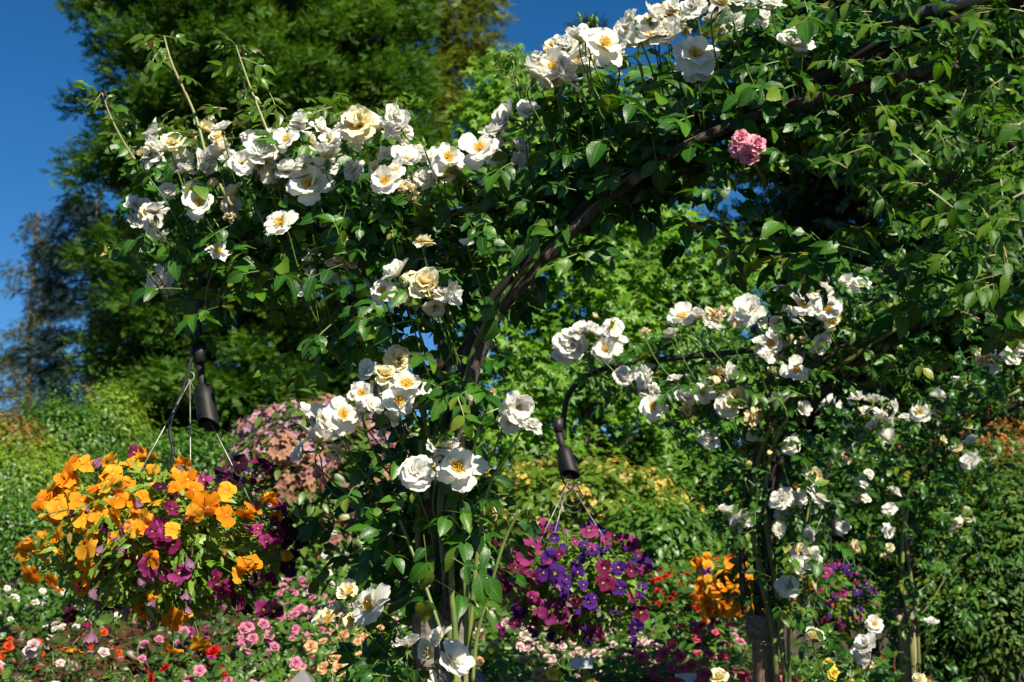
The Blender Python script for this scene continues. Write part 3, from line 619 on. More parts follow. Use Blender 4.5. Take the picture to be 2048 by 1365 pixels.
FB2 = [(1500, 1060, 80, 90, 60), (1580, 1000, 90, 90, 60), (1600, 1100, 70, 80, 40), (1490, 960, 80, 60, 40), (1530, 880, 110, 80, 60), (1640, 880, 80, 80, 30), (1440, 800, 100, 70, 50), (1330, 770, 110, 50, 40), (1220, 740, 80, 40, 24), (1180, 720, 60, 40, 16), (1560, 760, 120, 70, 70), (1420, 690, 120, 60, 50), (1300, 700, 80, 40, 20),
       (1640, 680, 130, 80, 70), (1720, 640, 120, 80, 60), (1760, 740, 100, 70, 40), (1840, 600, 120, 80, 60), (1860, 700, 110, 80, 30), (1700, 560, 120, 70, 40), (1950, 560, 120, 80, 60), (1600, 1200, 70, 60, 26), (1520, 1160, 50, 50, 12), (1640, 1260, 60, 60, 14), (1720, 1340, 70, 40, 14), (1780, 560, 120, 80, 40), (1400, 880, 50, 40, 10), (1450, 1010, 40, 50, 10)]
B2 = [(1140, 690, 62, 'd'), (1160, 668, 48, 's'), (1130, 712, 46, 'd'), (1182, 665, 42, 's'), (1225, 650, 48, 's'), (1212, 698, 52, 'd'), (1290, 665, 26, 'w'), (1365, 636, 58, 'd'), (1392, 640, 44, 's'), (1430, 630, 46, 'w'), (1422, 660, 42, 's'), (1345, 670, 32, 's'), (1466, 657, 22, 'b'), (1502, 622, 62, 's'), (1250, 755, 42, 'd'), (1298, 757, 48, 's'), (1275, 750, 18, 'b'),
      (1305, 815, 52, 'o'), (1370, 796, 46, 'd'), (1404, 790, 46, 'd'), (1432, 750, 48, 'w'), (1456, 745, 36, 's'), (1350, 762, 32, 's'), (1470, 800, 52, 'y'), (1452, 812, 50, 'd'), (1507, 836, 46, 'w'), (1416, 883, 48, 'd'), (1565, 810, 54, 's'), (1570, 600, 50, 's'), (1608, 610, 52, 'd'), (1640, 590, 52, 's'), (1655, 622, 56, 'd'), (1602, 636, 44, 'd'), (1662, 640, 42, 'y'), (1625, 585, 44, 's'), (1540, 692, 52, 'd'), (1556, 670, 42, 's'), (1590, 742, 52, 'd'), (1530, 715, 40, 'd'), (1650, 695, 50, 's'), (1612, 755, 36, 's'),
      (1630, 950, 32, 'y'), (1563, 1003, 52, 'd'), (1630, 993, 54, 'd'), (1482, 1038, 54, 'd'), (1452, 1030, 42, 's'), (1625, 1068, 36, 's'), (1620, 1125, 46, 'd'), (1576, 1175, 46, 'd'), (1592, 1145, 34, 's'), (1628, 1276, 40, 'y'), (1733, 1295, 48, 's'), (1724, 1312, 40, 'd'), (1748, 1250, 36, 'd'), (1546, 905, 16, 'b'), (1438, 1358, 40, 'y'), (1838, 1362, 30, 'y'), (1490, 930, 18, 'b'), (1700, 700, 34, 's', None, .1), (1720, 572, 40, 'd'), (1694, 565, 34, 's')]
C2 = [([(1556, 1380), (1546, 1270), (1518, 1130), (1505, 1000), (1530, 880), (1590, 800), (1700, 720), (1850, 620)], .011, .008, 'cane_green'), ([(1572, 1380), (1562, 1270), (1548, 1150), (1530, 1000), (1560, 860), (1660, 740)], .010, .007, 'cane_green'), ([(1490, 1230), (1485, 1100), (1515, 900), (1620, 740), (1760, 660), (1900, 590)], .012, .010, 'bark_cane'), ([(1580, 1380), (1578, 1250), (1600, 1120), (1620, 1000)], .007, .004, 'cane_green'), ([(1660, 1380), (1700, 1330), (1740, 1260)], .004, .002, 'stem_green')]
rose2 = rose_n(1, 'white double climbing rose on the second arch above the purple pansy basket', FB2, B2, 'rose_leaf', .094, C2)
FB3 = [(1860, 900, 60, 60, 40), (1920, 860, 70, 50, 40), (1990, 810, 60, 50, 36), (1840, 960, 50, 60, 30), (1720, 860, 110, 70, 70), (1840, 850, 110, 80, 80), (1930, 790, 100, 60, 60), (1990, 740, 70, 60, 40), (1700, 960, 80, 90, 60), (1800, 980, 100, 100, 80), (1920, 960, 110, 110, 80), (1780, 1100, 90, 90, 60), (1900, 1080, 90, 90, 50), (1740, 1200, 70, 70, 26), (1820, 1230, 90, 70, 40), (1850, 1330, 70, 50, 16), (1920, 1180, 60, 60, 20)]
B3 = [(1660, 812, 42, 's'), (1690, 816, 32, 'd'), (1714, 802, 36, 's'), (1746, 806, 36, 'd'), (1760, 842, 52, 's'), (1840, 826, 42, 'd'), (1876, 796, 32, 's'), (1915, 766, 30, 's'), (1770, 880, 42, 's'), (1697, 916, 32, 'w'), (1722, 920, 26, 's'), (1716, 996, 26, 'w'), (1780, 1020, 30, 'd'), (1710, 1092, 28, 'w'), (1780, 1096, 20, 'c'), (1922, 1056, 40, 'd'), (1940, 925, 42, 'd'), (1966, 716, 40, 'w'), (2000, 695, 42, 'd'), (2026, 710, 46, 'd'), (2032, 690, 36, 's'), (1862, 1250, 28, 's'), (1798, 1245, 20, 'b')]
C3 = [([(1828, 1380), (1820, 1250), (1805, 1150), (1820, 1000), (1900, 860), (2040, 780)], .011, .008, 'cane_green'), ([(1840, 1380), (1834, 1250), (1815, 1100), (1800, 950)], .009, .006, 'cane_green'), ([(1800, 1260), (1850, 1220), (1900, 1140)], .005, .004, 'young_cane')]
rose3 = rose_n(2, 'sparser white climbing rose on the farthest arch before the dark hedge', FB3, B3, 'rose_leaf', .094, C3)

small_blossoms([(1150, 690, 40, 30, 5), (1210, 670, 40, 25, 4), (1380, 640, 60, 20, 6), (1610, 610, 60, 30, 9), (1560, 700, 50, 40, 6), (1420, 780, 70, 40, 8), (1290, 770, 40, 40, 4), (1570, 820, 50, 50, 5), (1600, 1000, 50, 60, 4), (1600, 1130, 40, 60, 4), (1490, 640, 50, 30, 4), (1740, 1290, 40, 30, 2)], 1, rose2, 38, 520)
small_blossoms([(1720, 820, 80, 30, 8), (1850, 830, 60, 30, 4), (2000, 710, 40, 25, 5), (1740, 960, 50, 60, 5), (1930, 940, 50, 60, 3), (1780, 1060, 60, 60, 3)], 2, rose3, 30, 540)

# twine round the second post
mb = MB(); p = arch_pt(1, 0, 0); c = P1(1530, 1288, p[1]); a = np.linspace(0, 6.4, 24)
for q in (0, .008): add_tube(mb, [(p[0]+.056*math.cos(t), p[1]+.056*math.sin(t), c[2]+q+.003*math.sin(t*2)) for t in a], .0025, 5)
tag(link('twine', mb.mesh('twine', M['twine'])), 'pale twine tied round the brown wooden post of the second arch', 'twine')

# ------------------------------------------------------------------ hanging baskets
def pansy_face(seed, nod=0.):
    r = np.random.default_rng(seed); ts = []
    for az, L, W, h in ((.62, .52, .52, -.02), (-.62, .52, .52, -.025), (1.75, .46, .50, .012), (-1.75, .46, .50, .016), (math.pi, .50, .66, .03)):
        ts.append(petal(L*r.uniform(.92, 1.08), W*r.uniform(.95, 1.1), r.normal()*.28+nod, -.25+r.normal()*.62+nod, .03+r.normal()*.08, .034, r, .02, 6, 7, az=az+r.normal()*.08, r0=.0, h0=h))
    V, q, tr = tube_geo([(0, 0, -.02), (0, -.02, -.08), (0, -.12, -.11)], [.07, .05, .015], 5, False); ts.append(T(V, q, 1))
    return merge(ts)
def pansy_faded(seed):
    r = np.random.default_rng(seed); ts = []
    for i in range(6): ts.append(petal(.62*r.uniform(.8, 1.1), .40, .95+r.normal()*.12, 1.25+r.normal()*.25, .18, .05, r, .0, 5, 5, az=i*1.05+r.normal()*.2, r0=.03, h0=0))
    ts.append(calyx(.05, .2)); return merge(ts)
PF = [pansy_face(300+i) for i in range(9)]; PW = [pansy_faded(320+i) for i in range(3)]
PB = {}
for c in ('orange', 'gold', 'magenta', 'rose', 'violet', 'dark', 'pale'):
    src = PW if c == 'pale' else PF
    PB[c] = [tmesh('pansy', t, [M['pansy_'+c], M['sepal']]) for t in src]
PB['wviolet'] = [tmesh('pansy', t, [M['pansy_violet'], M['sepal']]) for t in PW]
PB['wmagenta'] = [tmesh('pansy', t, [M['pansy_magenta'], M['sepal']]) for t in PW]
def lobed():
    V = [(0, 0, 0), (-.08, .3, .02), (-.30, .45, .05), (-.12, .52, .02), (-.22, .78, .0), (0, 1, -.1), (.22, .78, .0), (.12, .52, .02), (.30, .45, .05), (.08, .3, .02), (0, .55, -.02)]
    Fs = [(0, 1, 10, 9), (1, 2, 3, 10), (3, 4, 5, 10), (10, 5, 6, 7), (10, 7, 8, 9)]
    return T(V, Fs)
LOB = [lobed(), simple_leaf(.22, .2, .4), simple_leaf(.34, .2, .3)]
def hanging_basket(label, cx, cy, Y, rx, ry, flowers, nleaf, hook, wires, face_bias=(0, -1, .25), tilt=0., random_mix=None, nrand=0, limit=98, leafs=.032, jit=.45):
    c = P1(cx, cy, Y); RX = pxm(rx, Y); RZ = pxm(ry, Y)
    t = thing('hanging_basket', label, 'hanging basket', c)
    # coir bowl
    V = []; Fs = []; rows = 7; cols = 20
    R = RX*.56
    for i in range(rows+1):
        a = i/rows*math.pi/2
        for j in range(cols):
            b = j/cols*2*math.pi; rr = R*math.cos(a)*(1+.03*math.sin(7*b+i)); V.append((c[0]+rr*math.cos(b), c[1]+rr*math.sin(b), c[2]+RZ*.15-R*.95*math.sin(a)))
    for i in range(rows):
        for j in range(cols): Fs.append((i*cols+j, i*cols+(j+1) % cols, (i+1)*cols+(j+1) % cols, (i+1)*cols+j))
    mb = MB(); mb.add(V, Fs)
    top = [(c[0], c[1], c[2]+RZ*.13)]+[(c[0]+R*.98*math.cos(j/cols*6.2832), c[1]+R*.98*math.sin(j/cols*6.2832), c[2]+RZ*.13) for j in range(cols)]
    mb.add(top, [(0, 1+j, 1+(j+1) % cols) for j in range(cols)])
    bk = link('basket', mb.mesh('basket', M['coir']), t)
    mb = MB(); a = np.linspace(0, 6.2832, 33); add_tube(mb, np.stack([c[0]+R*1.02*np.cos(a), c[1]+R*1.02*np.sin(a), np.full(33, c[2]+RZ*.16)], -1), .004, 6); link('rim_wire', mb.mesh('rim_wire', M['steel_black']), bk)
    # leaves through an egg-shaped mass
    N = nleaf; d = rdir(N); rad = rng.uniform(.45, 1.0, N)**.6; lump = 1+.13*np.sin(d[:, 0]*9+2)*np.cos(d[:, 2]*8)
    p = c+d*np.array([RX, RX, RZ])*(rad*lump)[:, None]*.86
    mb = MB(); R_ = frames(nrm(d*.6+np.array([0, -.2, .7])+rng.normal(size=(N, 3))*.5), nrm(d*np.array([1, 1, .6])+rng.normal(size=(N, 3))*.6)); ch = rng.integers(0, 3, N)
    for i in range(3): q = ch == i; mb.inst(LOB[i], p[q], R_[q], leafs*rng.uniform(.6, 1.3, q.sum()))
    link('foliage', mb.mesh('foliage', M['pansy_leaf']), t)
    mb = MB(); N = nleaf//14; d = rdir(N); d[:, 2] = -abs(d[:, 2])*.7+.15; p = c+d*np.array([RX, RX, RZ])*rng.uniform(.6, .95, N)[:, None]
    mb.inst(SLEAF, p, frames(rdir(N), rng.normal(size=(N, 3))+[0, 0, -1]), .022*rng.uniform(.6, 1.2, N)); link('dry_leaves', mb.mesh('dry_leaves', M['dry_leaf']), t)
    mb = MB()
    for i in range(60):
        d = rdir(1)[0]; e = c+d*np.array([RX, RX, RZ])*rng.uniform(.85, 1.05); s = c+d*np.array([RX, RX, RZ])*.5*[1, 1, .7]
        m_ = (s+e)/2+[0, 0, .03]; add_tube(mb, bez([s, m_, e], 4), .0013, 4, cap=False)
    fl = [f for f in flowers]
    for i in range(nrand):
        u = rng.uniform(0, 2*math.pi); q = math.sqrt(rng.uniform(0, 1))
        x = math.cos(u)*q; y = math.sin(u)*q; cn_, s_ = random_mix(x, y); fl.append((cx+x*rx, cy+y*ry, s_, cn_))
    for n, (x, y, sz, cn_) in enumerate(fl[:limit]):
        ux = (x-cx)/rx; uy = (y-cy)/ry; q = min(ux*ux+uy*uy, .98); YY = Y-RX*max(math.sqrt(1-q), .55 if uy > .3 else .2)*.95-.01; pos = P1(x, y, YY); size = pxm(sz, YY)
        faded = cn_ in ('pale', 'wviolet', 'wmagenta')
        nn = nrm(np.array([ux*.9, -math.sqrt(1-q)*.8, -uy*.7])+np.array(face_bias)*.45+rng.normal(size=3)*jit)
        if faded: nn = nrm(np.array([rng.normal()*.35, -.25, -1]))
        up = np.array([0, 0, -1.]) if not faded else rng.normal(size=3)
        R0 = frames(nn[None], -up[None]+rng.normal(size=(1, 3))*.3)[0]
        b = PB[cn_]; o = link('pansy', b[n % len(b)], t, fmat(R0, pos, size))
        e = c+(pos-c)*np.array([.55, .55, .5])+[0, 0, .0]
        add_tube(mb, bez([pos-nn*size*.1, pos-nn*size*.45+[0, 0, -size*.1], e], 4), .0014, 4, cap=False)
    more = fl[limit:]
    if more:
        keys = ['orange', 'gold', 'magenta', 'rose', 'violet', 'dark', 'pale', 'wviolet', 'wmagenta']; m2 = MB()
        for n, (x, y, sz, cn_) in enumerate(more):
            ux = (x-cx)/rx; uy = (y-cy)/ry; q = min(ux*ux+uy*uy, .98); YY = Y-RX*max(math.sqrt(1-q), .35)*rng.uniform(.82, .96); pos = P1(x, y, YY); size = pxm(sz, YY)
            fd = cn_ in ('pale', 'wviolet', 'wmagenta'); nn = nrm(np.array([ux*.9, -math.sqrt(1-q)*.8, -uy*.7])+np.array(face_bias)*.45+rng.normal(size=3)*jit) if not fd else nrm(np.array([rng.normal()*.4, -.25, -1]))
            tt = (PW if fd else PF)[n % (3 if fd else 9)]; tt = (tt[0], tt[1], np.where(tt[2] == 1, 9, keys.index(cn_)), tt[3]); g_ = tt[1][:, 2] != tt[1][:, 3]
            m2.inst((tt[0], tt[1][g_], tt[2][g_], tt[3]), pos[None], frames(nn[None], np.array([[0, 0, 1.]])+rng.normal(size=(1, 3))*.3), [size])
        base = [M['pansy_'+k] for k in keys[:7]]+[M['pansy_violet'], M['pansy_magenta'], M['sepal']]
        so = link('small_pansies', m2.mesh('small_pansies', base), t); so['kind'] = 'stuff'
    link('flower_stems', mb.mesh('flower_stems', M['stem_green']), t)
    hk = P1(*hook)
    mb = MB(); a = np.linspace(-2.2, 3.6, 16); rr = .010; add_tube(mb, np.stack([hk[0]+rr*np.cos(a), np.full(16, hk[1]), hk[2]+rr*np.sin(a)+rr], -1), .0018, 5); link('hook', mb.mesh('hook', M['wire']), t)
    for (x, y) in wires:
        yy = Y+(-.10 if abs(x-cx) > 20 else .14)*RX/.3; mb = MB(); e = P1(x, y, yy); dn = nrm(e-hk); e2 = e+dn*max(0, (e[2]-(c[2]+RZ*.16))/max(abs(dn[2]), .2)); add_tube(mb, [hk, hk+(e2-hk)*.5, e2], .0015, 5); link('hanger_wire', mb.mesh('hanger_wire', M['wire']), t)
    return t
O, G_, MG, RO, VI, DK, PA = 'orange', 'gold', 'magenta', 'rose', 'violet', 'dark', 'pale'
raw = [(137, 932, 52, O), (132, 954, 50, O), (178, 927, 46, G_), (219, 925, 44, G_), (262, 929, 48, G_), (294, 917, 44, G_), (280, 905, 36, G_), (137, 970, 46, O), (106, 978, 48, O), (82, 1000, 52, O), (164, 1000, 52, O), (118, 1016, 48, G_), (140, 995, 42, G_), (190, 978, 46, O), (219, 973, 50, G_), (236, 997, 44, O),
       (375, 960, 46, O), (387, 980, 40, O), (414, 1014, 62, O), (453, 1030, 46, O), (506, 1014, 46, O), (489, 1031, 44, O), (387, 1030, 40, G_), (452, 985, 40, G_), (168, 1038, 44, G_), (197, 1028, 44, G_), (116, 1057, 46, G_), (289, 1035, 36, G_), (265, 1055, 38, G_), (173, 1093, 60, O), (92, 1083, 46, G_), (65, 1083, 44, O), (48, 1103, 44, O), (84, 1110, 44, G_), (60, 1148, 46, O), (103, 1174, 52, O), (496, 1134, 54, O), (479, 1148, 36, G_),
       (345, 1240, 46, O), (342, 1304, 44, O), (400, 1291, 42, O), (150, 1298, 40, O), (303, 1118, 40, O), (640, 1060, 40, O), (160, 1050, 34, G_), (226, 948, 40, G_), (200, 1005, 36, G_), (95, 1030, 38, O),
       (407, 960, 36, RO), (477, 927, 40, DK), (523, 930, 38, MG), (469, 963, 36, DK), (527, 973, 50, MG), (241, 1062, 40, RO), (251, 1120, 40, MG), (298, 1131, 46, RO), (359, 1148, 50, RO), (475, 1201, 42, MG), (527, 1220, 40, RO), (226, 1220, 38, DK), (142, 1228, 40, DK), (183, 1262, 46, PA), (195, 1173, 40, PA), (373, 1115, 36, PA), (371, 1182, 36, PA), (205, 915, 40, PA), (352, 925, 40, PA), (145, 1018, 26, PA), (268, 905, 28, MG),
       (554, 1069, 36, MG), (575, 1076, 44, DK), (602, 1076, 40, DK), (578, 1052, 40, DK), (578, 1134, 38, DK), (277, 1155, 32, PA), (499, 1178, 36, DK), (547, 1223, 40, DK), (321, 975, 34, DK), (342, 989, 32, DK), (304, 1064, 28, MG), (273, 1000, 30, PA), (311, 1200, 26, PA), (205, 1052, 30, DK), (332, 1076, 28, MG), (588, 1100, 36, DK), (560, 1020, 34, MG), (440, 945, 30, DK), (505, 950, 30, 'wmagenta'), (175, 1240, 30, 'wmagenta')]
def mix1(x, y):
    r = rng.uniform()
    if x < -.1 and r < .72: return (G_ if r < .3 else O, rng.uniform(30, 44))
    if r < .3: return (O if r < .2 else G_, rng.uniform(28, 40))
    if r < .5: return (MG, rng.uniform(26, 38))
    if r < .64: return (RO, rng.uniform(28, 40))
    if r < .8: return (DK if x > .2 else MG, rng.uniform(26, 38))
    return (PA if r < .92 else 'wmagenta', rng.uniform(26, 34))
hb1 = hanging_basket('nearest hanging basket, overflowing with orange and burgundy pansies', 335, 1085, 3.35, 268, 172, [(a, b, c*1.1, G_ if d == O and rng.uniform() < .22 else d) for a, b, c, d in raw], 5200, (380, 762, 3.30), [(296, 915), (381, 925), (458, 918)], face_bias=(.1, -1, .35), jit=.62, random_mix=mix1, nrand=95)
def mix2(x, y):
    r = rng.uniform()
    if x < -.3 and y < 0: return (RO if r < .7 else MG, 38)
    if r < .42: return (VI, rng.uniform(20, 32))
    if r < .6: return (RO, rng.uniform(22, 36))
    if r < .74: return (MG, rng.uniform(20, 34))
    if r < .88: return ('wviolet', rng.uniform(18, 28))
    return (PA, rng.uniform(20, 28))
b2 = [(1090, 1058, 42, RO), (1178, 1062, 40, RO), (1228, 1072, 38, MG), (1262, 1086, 40, RO), (1040, 1085, 50, RO), (1065, 1095, 48, RO), (1050, 1110, 46, RO), (1068, 1072, 44, RO), (1030, 1105, 42, MG), (1110, 1148, 44, VI), (1087, 1146, 34, VI), (1130, 1165, 34, VI), (1155, 1145, 34, VI), (1105, 1108, 30, VI), (1100, 1120, 40, VI), (1150, 1130, 30, VI), (1208, 1137, 36, MG), (1215, 1170, 40, MG), (1035, 1163, 46, RO), (1178, 1203, 34, VI), (1100, 1226, 52, RO), (1128, 1085, 36, 'wviolet'), (1290, 1125, 34, VI), (1280, 1180, 32, 'wviolet'), (1282, 1225, 36, MG), (1270, 1255, 36, VI), (1190, 1270, 42, RO), (1065, 1268, 32, VI), (1272, 1290, 38, VI), (1000, 1090, 40, MG), (975, 1140, 40, VI), (1040, 1225, 38, VI), (1160, 1215, 32, 'wviolet'), (1000, 1255, 34, RO)]
hb2 = hanging_basket('round hanging basket of violet and magenta pansies left of the second post', 1148, 1168, 5.25, 168, 118, b2, 4600, (1137, 962, 5.2), [(1095, 1052), (1108, 1070), (1203, 1068)], random_mix=mix2, nrand=98, leafs=.036)
b3 = [(1392+rng.uniform(0, 100), 1112+rng.uniform(0, 120), rng.uniform(20, 31), G_ if rng.uniform() < .5 else O) for i in range(74)]+[(1402, 1128, 30, RO), (1412, 1140, 26, VI), (1430, 1245, 28, MG), (1440, 1270, 28, MG)]+[(1500+rng.uniform(0, 120), 1125+rng.uniform(0, 120), 28, O) for i in range(16)]
hb3 = hanging_basket('hanging basket of bright orange pansies half hidden behind the brown post', 1500, 1175, 7.15, 118, 88, b3, 1500, (1475, 1010, 7.1), [(1452, 1130), (1500, 1115), (1550, 1120)], leafs=.04, jit=.6)
def mix4(x, y):
    r = rng.uniform(); return (VI, 24) if r < .4 else (RO, 24) if r < .55 else (MG, 24) if r < .7 else (O, 24) if r < .8 else ('wviolet', 22)
hb4 = hanging_basket('small far hanging basket of violet and orange pansies behind white roses', 1672, 1205, 8.6, 98, 78, [], 1200, (1660, 1062, 8.55), [(1642, 1130), (1712, 1152), (1665, 1140)], random_mix=mix4, nrand=70, leafs=.05)

# ------------------------------------------------------------------ spotlights and cables
def spotlight(label, top, bot, Y, r, kpx, cable, coil=None):
    a = P1(*top, Y); b = P1(*bot, Y-.03); ax = nrm(b-a); L = np.linalg.norm(b-a)
    t = thing('spotlight', label, 'spotlight', a)
    u = nrm(np.cross(ax, [0, 1., 0])); w = np.cross(ax, u)
    mb = MB(); V = []; n = 18
    prof = [(0, .0), (0, .55), (.05, .8), (.10, .98), (.35, 1.0), (.8, 1.03), (.98, 1.05), (1.0, 1.03), (1.0, .92), (.8, .88), (.5, .3)]
    for i, (h, q) in enumerate(prof):
        for j in range(n):
            an = j/n*6.2832; cut = .13*L*math.cos(an+.6) if i >= 5 and i <= 8 else 0
            V.append(a+ax*(h*L+cut)+r*q*(math.cos(an)*u+math.sin(an)*w))
    mb.add(V, [(i*n+j, i*n+(j+1) % n, (i+1)*n+(j+1) % n, (i+1)*n+j) for i in range(len(prof)-1) for j in range(n)])
    link('housing', mb.mesh('housing', M['lamp_paint']), t)
    mb = MB(); add_tube(mb, [a+ax*.012-[0, 0, 0], a-ax*.3*L, a-ax*.62*L], [r*.42, r*.38, r*.46], 10); link('knuckle', mb.mesh('knuckle', M['steel_black']), t)
    mb = MB(); add_tube(mb, [a-ax*.60*L, a-ax*.60*L+[0, 0, .05]], [r*.62, r*.6], 12); link('mount', mb.mesh('mount', M['rubber']), t)
    mb = MB(); c = bez([P1(x, y, Y+.01) for x, y in cable], 8); add_tube(mb, c, .0042, 7); link('cable', mb.mesh('cable', M['rubber']), t)
    if coil:
        mb = MB(); q = np.linspace(0, 2*6.2832, 50); cc = P1(*coil[0], Y-.02); rr = pxm(coil[1], Y); add_tube(mb, np.stack([cc[0]+rr*np.cos(q)+q*.0008, np.full(50, cc[1])+q*.002, cc[2]+rr*np.sin(q)-q*.0035], -1), .0032, 6); link('cable_coil', mb.mesh('cable_coil', M['rubber']), t)
    return t
spotlight('black spotlight hanging over the orange pansy basket', (406, 772), (418, 850), 3.28, .0235, 1, [(386, 690), (378, 740), (362, 790), (340, 850), (346, 905), (338, 945)])
spotlight('black spotlight with coiled cable over the violet pansy basket', (1126, 896), (1142, 950), 5.22, .030, 1, [(1122, 870), (1118, 930), (1128, 965), (1142, 980), (1150, 965)], ((1141, 985), 19))
spotlight('small dark spotlight over the far basket among white roses', (1668, 1040), (1676, 1078), 8.5, .034, 1, [(1652, 1010), (1650, 1040), (1648, 1080)])

# ------------------------------------------------------------------ shrubs and trees
def clumps(center, rad, nc, shell=(.72, 1.), lower=-.35, seed=None):
    d = rdir(nc*3); d = d[d[:, 2] > lower][:nc]; r = rng.uniform(*shell, len(d))*(1+.10*np.sin(d[:, 0]*7+center[0])*np.cos(d[:, 2]*6+center[1]))
    return np.asarray(center)+d*np.asarray(rad)*r[:, None], d
def shrub(name, label, cat, cx, cy, Y, rx, ry, mat, leaf=.06, nc=120, per=60, cr=.16, temp=None, flowers=None, group=None, lower=-.6, depth=None, sunny=.3, bark='bark_brown', outw=.7):
    c = P1(cx, cy, Y); RX = pxm(rx, Y); RZ = pxm(ry, Y); RY = depth or min(RX, 1.2)
    t = thing(name, label, cat, (c[0], c[1], float(gz(c[0], c[1]))), group)
    cc, d = clumps(c, (RX, RY, RZ), nc, (.70, 1.0), lower)
    N = len(cc)*per; ci = np.repeat(np.arange(len(cc)), per); q = rng.normal(size=(N, 3))*.5
    p = cc[ci]+q*cr; n = nrm(d[ci]*.5+q*.35+np.array([0, 0, .6])+SUN*sunny+rng.normal(size=(N, 3))*.35); a = q*outw+d[ci]*.5+rng.normal(size=(N, 3))*.5+[0, 0, -.1]
    mb = MB(); mb.inst(temp or SLEAF, p, frames(n, a), leaf*rng.uniform(.65, 1.3, N)); link('foliage', mb.mesh('foliage', M[mat]), t)
    g = float(gz(c[0], c[1])); mb = MB()
    for i in range(10):
        e = cc[rng.integers(len(cc))]; s = np.array([c[0], c[1], g-.05]); add_tube(mb, bez([s, (s*.5+e*.5)+[0, 0, .1]+rng.normal(size=3)*.08, e], 4), np.linspace(.026, .006, 9), 5)
    link('branches', mb.mesh('branches', M[bark]), t)
    if flowers:
        meshes, nf, size, lo = flowers; k = 0
        d = rdir(nf*8); d = d[(d[:, 2] > lo) & (d[:, 1] < .35)][:nf]
        for i, dd in enumerate(d):
            pos = c+dd*np.array([RX, RY, RZ])*rng.uniform(1.03, 1.17); nn = nrm(dd+np.array([0, -.2, .6])+rng.normal(size=3)*.2)
            link('blossom', meshes[i % len(meshes)], t, fmat(frames(nn[None], rng.normal(size=(1, 3)))[0], pos, size*rng.uniform(.75, 1.2)))
    return t
def flower_head(seed, n, mats, kind='truss'):
    r = np.random.default_rng(seed); ts = []
    if kind == 'truss':
        for i in range(n):
            d = nrm(r.normal(size=3)+[0, 0, .7]); R = frames(d[None], r.normal(size=(1, 3)))[0]
            for k in range(5): s = simple_leaf(.75, .2, .25); ts.append(xf(T(s[0], s[1], 0, s[0][:, 1]), R@rotz(k*1.2566)@rotx(.5), .13, d*np.array([.62, .62, .40])*(.55+.45*((i*37) % 10)/9)))
    else:
        for (k, L, W, t0, t1) in ((5, .5, .55, .3, -.2), (5, .42, .48, .8, .3), (4, .28, .36, 1.3, 1.1)):
            for i in range(k): ts.append(petal(L, W, t0+r.normal()*.15, t1+r.normal()*.2, .06, .02, r, .05, 3, 4, az=i*6.2832/k+r.normal()*.2+k, r0=.02))
    return tmesh('flower', merge(ts), mats)
def simple_petal(name, c0, c1): M[name] = petal_mat(name, [(0, c0), (1, c1)], var=.25); return M[name]
RH = [flower_head(400+i, 20, [simple_petal('rhodo_pink%d' % i, a, b)]) for i, (a, b) in enumerate([((.36, .13, .12), (.54, .26, .25)), ((.36, .17, .10), (.48, .27, .18)), ((.46, .24, .32), (.60, .40, .48))])]
AZ = [flower_head(420+i, 16, [simple_petal('azalea_yellow%d' % i, a, b)]) for i, (a, b) in enumerate([((.62, .42, .06), (.72, .56, .14)), ((.62, .46, .10), (.76, .66, .26))])]
AO = [flower_head(430, 14, [simple_petal('azalea_orange', (.5, .12, .02), (.62, .2, .03))])]
RC = {}
for n, (a, b) in dict(red=((.42, .006, .008), (.62, .012, .014)), vermilion=((.6, .05, .01), (.75, .09, .02)), pink=((.62, .12, .26), (.74, .30, .46)), coral=((.62, .06, .13), (.75, .14, .22)), peach=((.75, .33, .10), (.84, .58, .34)), white=((.8, .74, .6), (.86, .85, .8)), blush=((.72, .4, .42), (.82, .64, .64)), yellow=((.75, .5, .03), (.82, .66, .1)), plum=((.3, .02, .14), (.45, .06, .26))).items():
    mt = simple_petal('bed_'+n, a, b); RC[n] = [flower_head(450+i, 0, [mt], 'rose') for i in range(2)]
GR = {}
def gm(n, cols, **k): M[n] = leaf_mat(n, cols, **k)
gm('bed_green', [(.022, .07, .008), (.045, .12, .012), (.075, .165, .016), (.12, .20, .025)], nscale=3)
gm('bed_red', [(.055, .016, .009), (.09, .032, .012), (.03, .075, .010), (.06, .11, .016)], nscale=3)
gm('rhodo_leaf', [(.035, .08, .012), (.07, .14, .018), (.12, .19, .03)], nscale=3)
gm('azalea_leaf', [(.05, .11, .010), (.09, .17, .015), (.16, .22, .02)], nscale=3)
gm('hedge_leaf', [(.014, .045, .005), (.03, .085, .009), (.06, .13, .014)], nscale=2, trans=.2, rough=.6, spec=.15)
gm('hedge_loose', [(.010, .036, .004), (.025, .075, .007), (.065, .14, .013), (.14, .18, .025)], nscale=2.5, trans=.3, rough=.55, spec=.25)
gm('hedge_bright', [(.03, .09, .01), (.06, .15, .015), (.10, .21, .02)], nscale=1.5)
gm('lime_leaf', [(.07, .15, .01), (.13, .23, .015), (.20, .27, .03)], nscale=1.5)
gm('rust_leaf', [(.12, .07, .015), (.22, .10, .02), (.08, .12, .02), (.28, .09, .02)], nscale=2)
gm('maple_leaf', [(.04, .12, .006), (.08, .20, .009), (.13, .28, .012), (.18, .33, .018)], nscale=1.2, trans=.38, rough=.45)
gm('redwood', [(.014, .055, .005), (.034, .10, .007), (.065, .15, .010), (.11, .18, .018)], nscale=.7, trans=.32, rough=.6, spec=.3)
gm('olive_fir', [(.045, .075, .009), (.09, .13, .013), (.14, .175, .02), (.18, .20, .04)], nscale=.6, trans=.28, rough=.6, spec=.3)
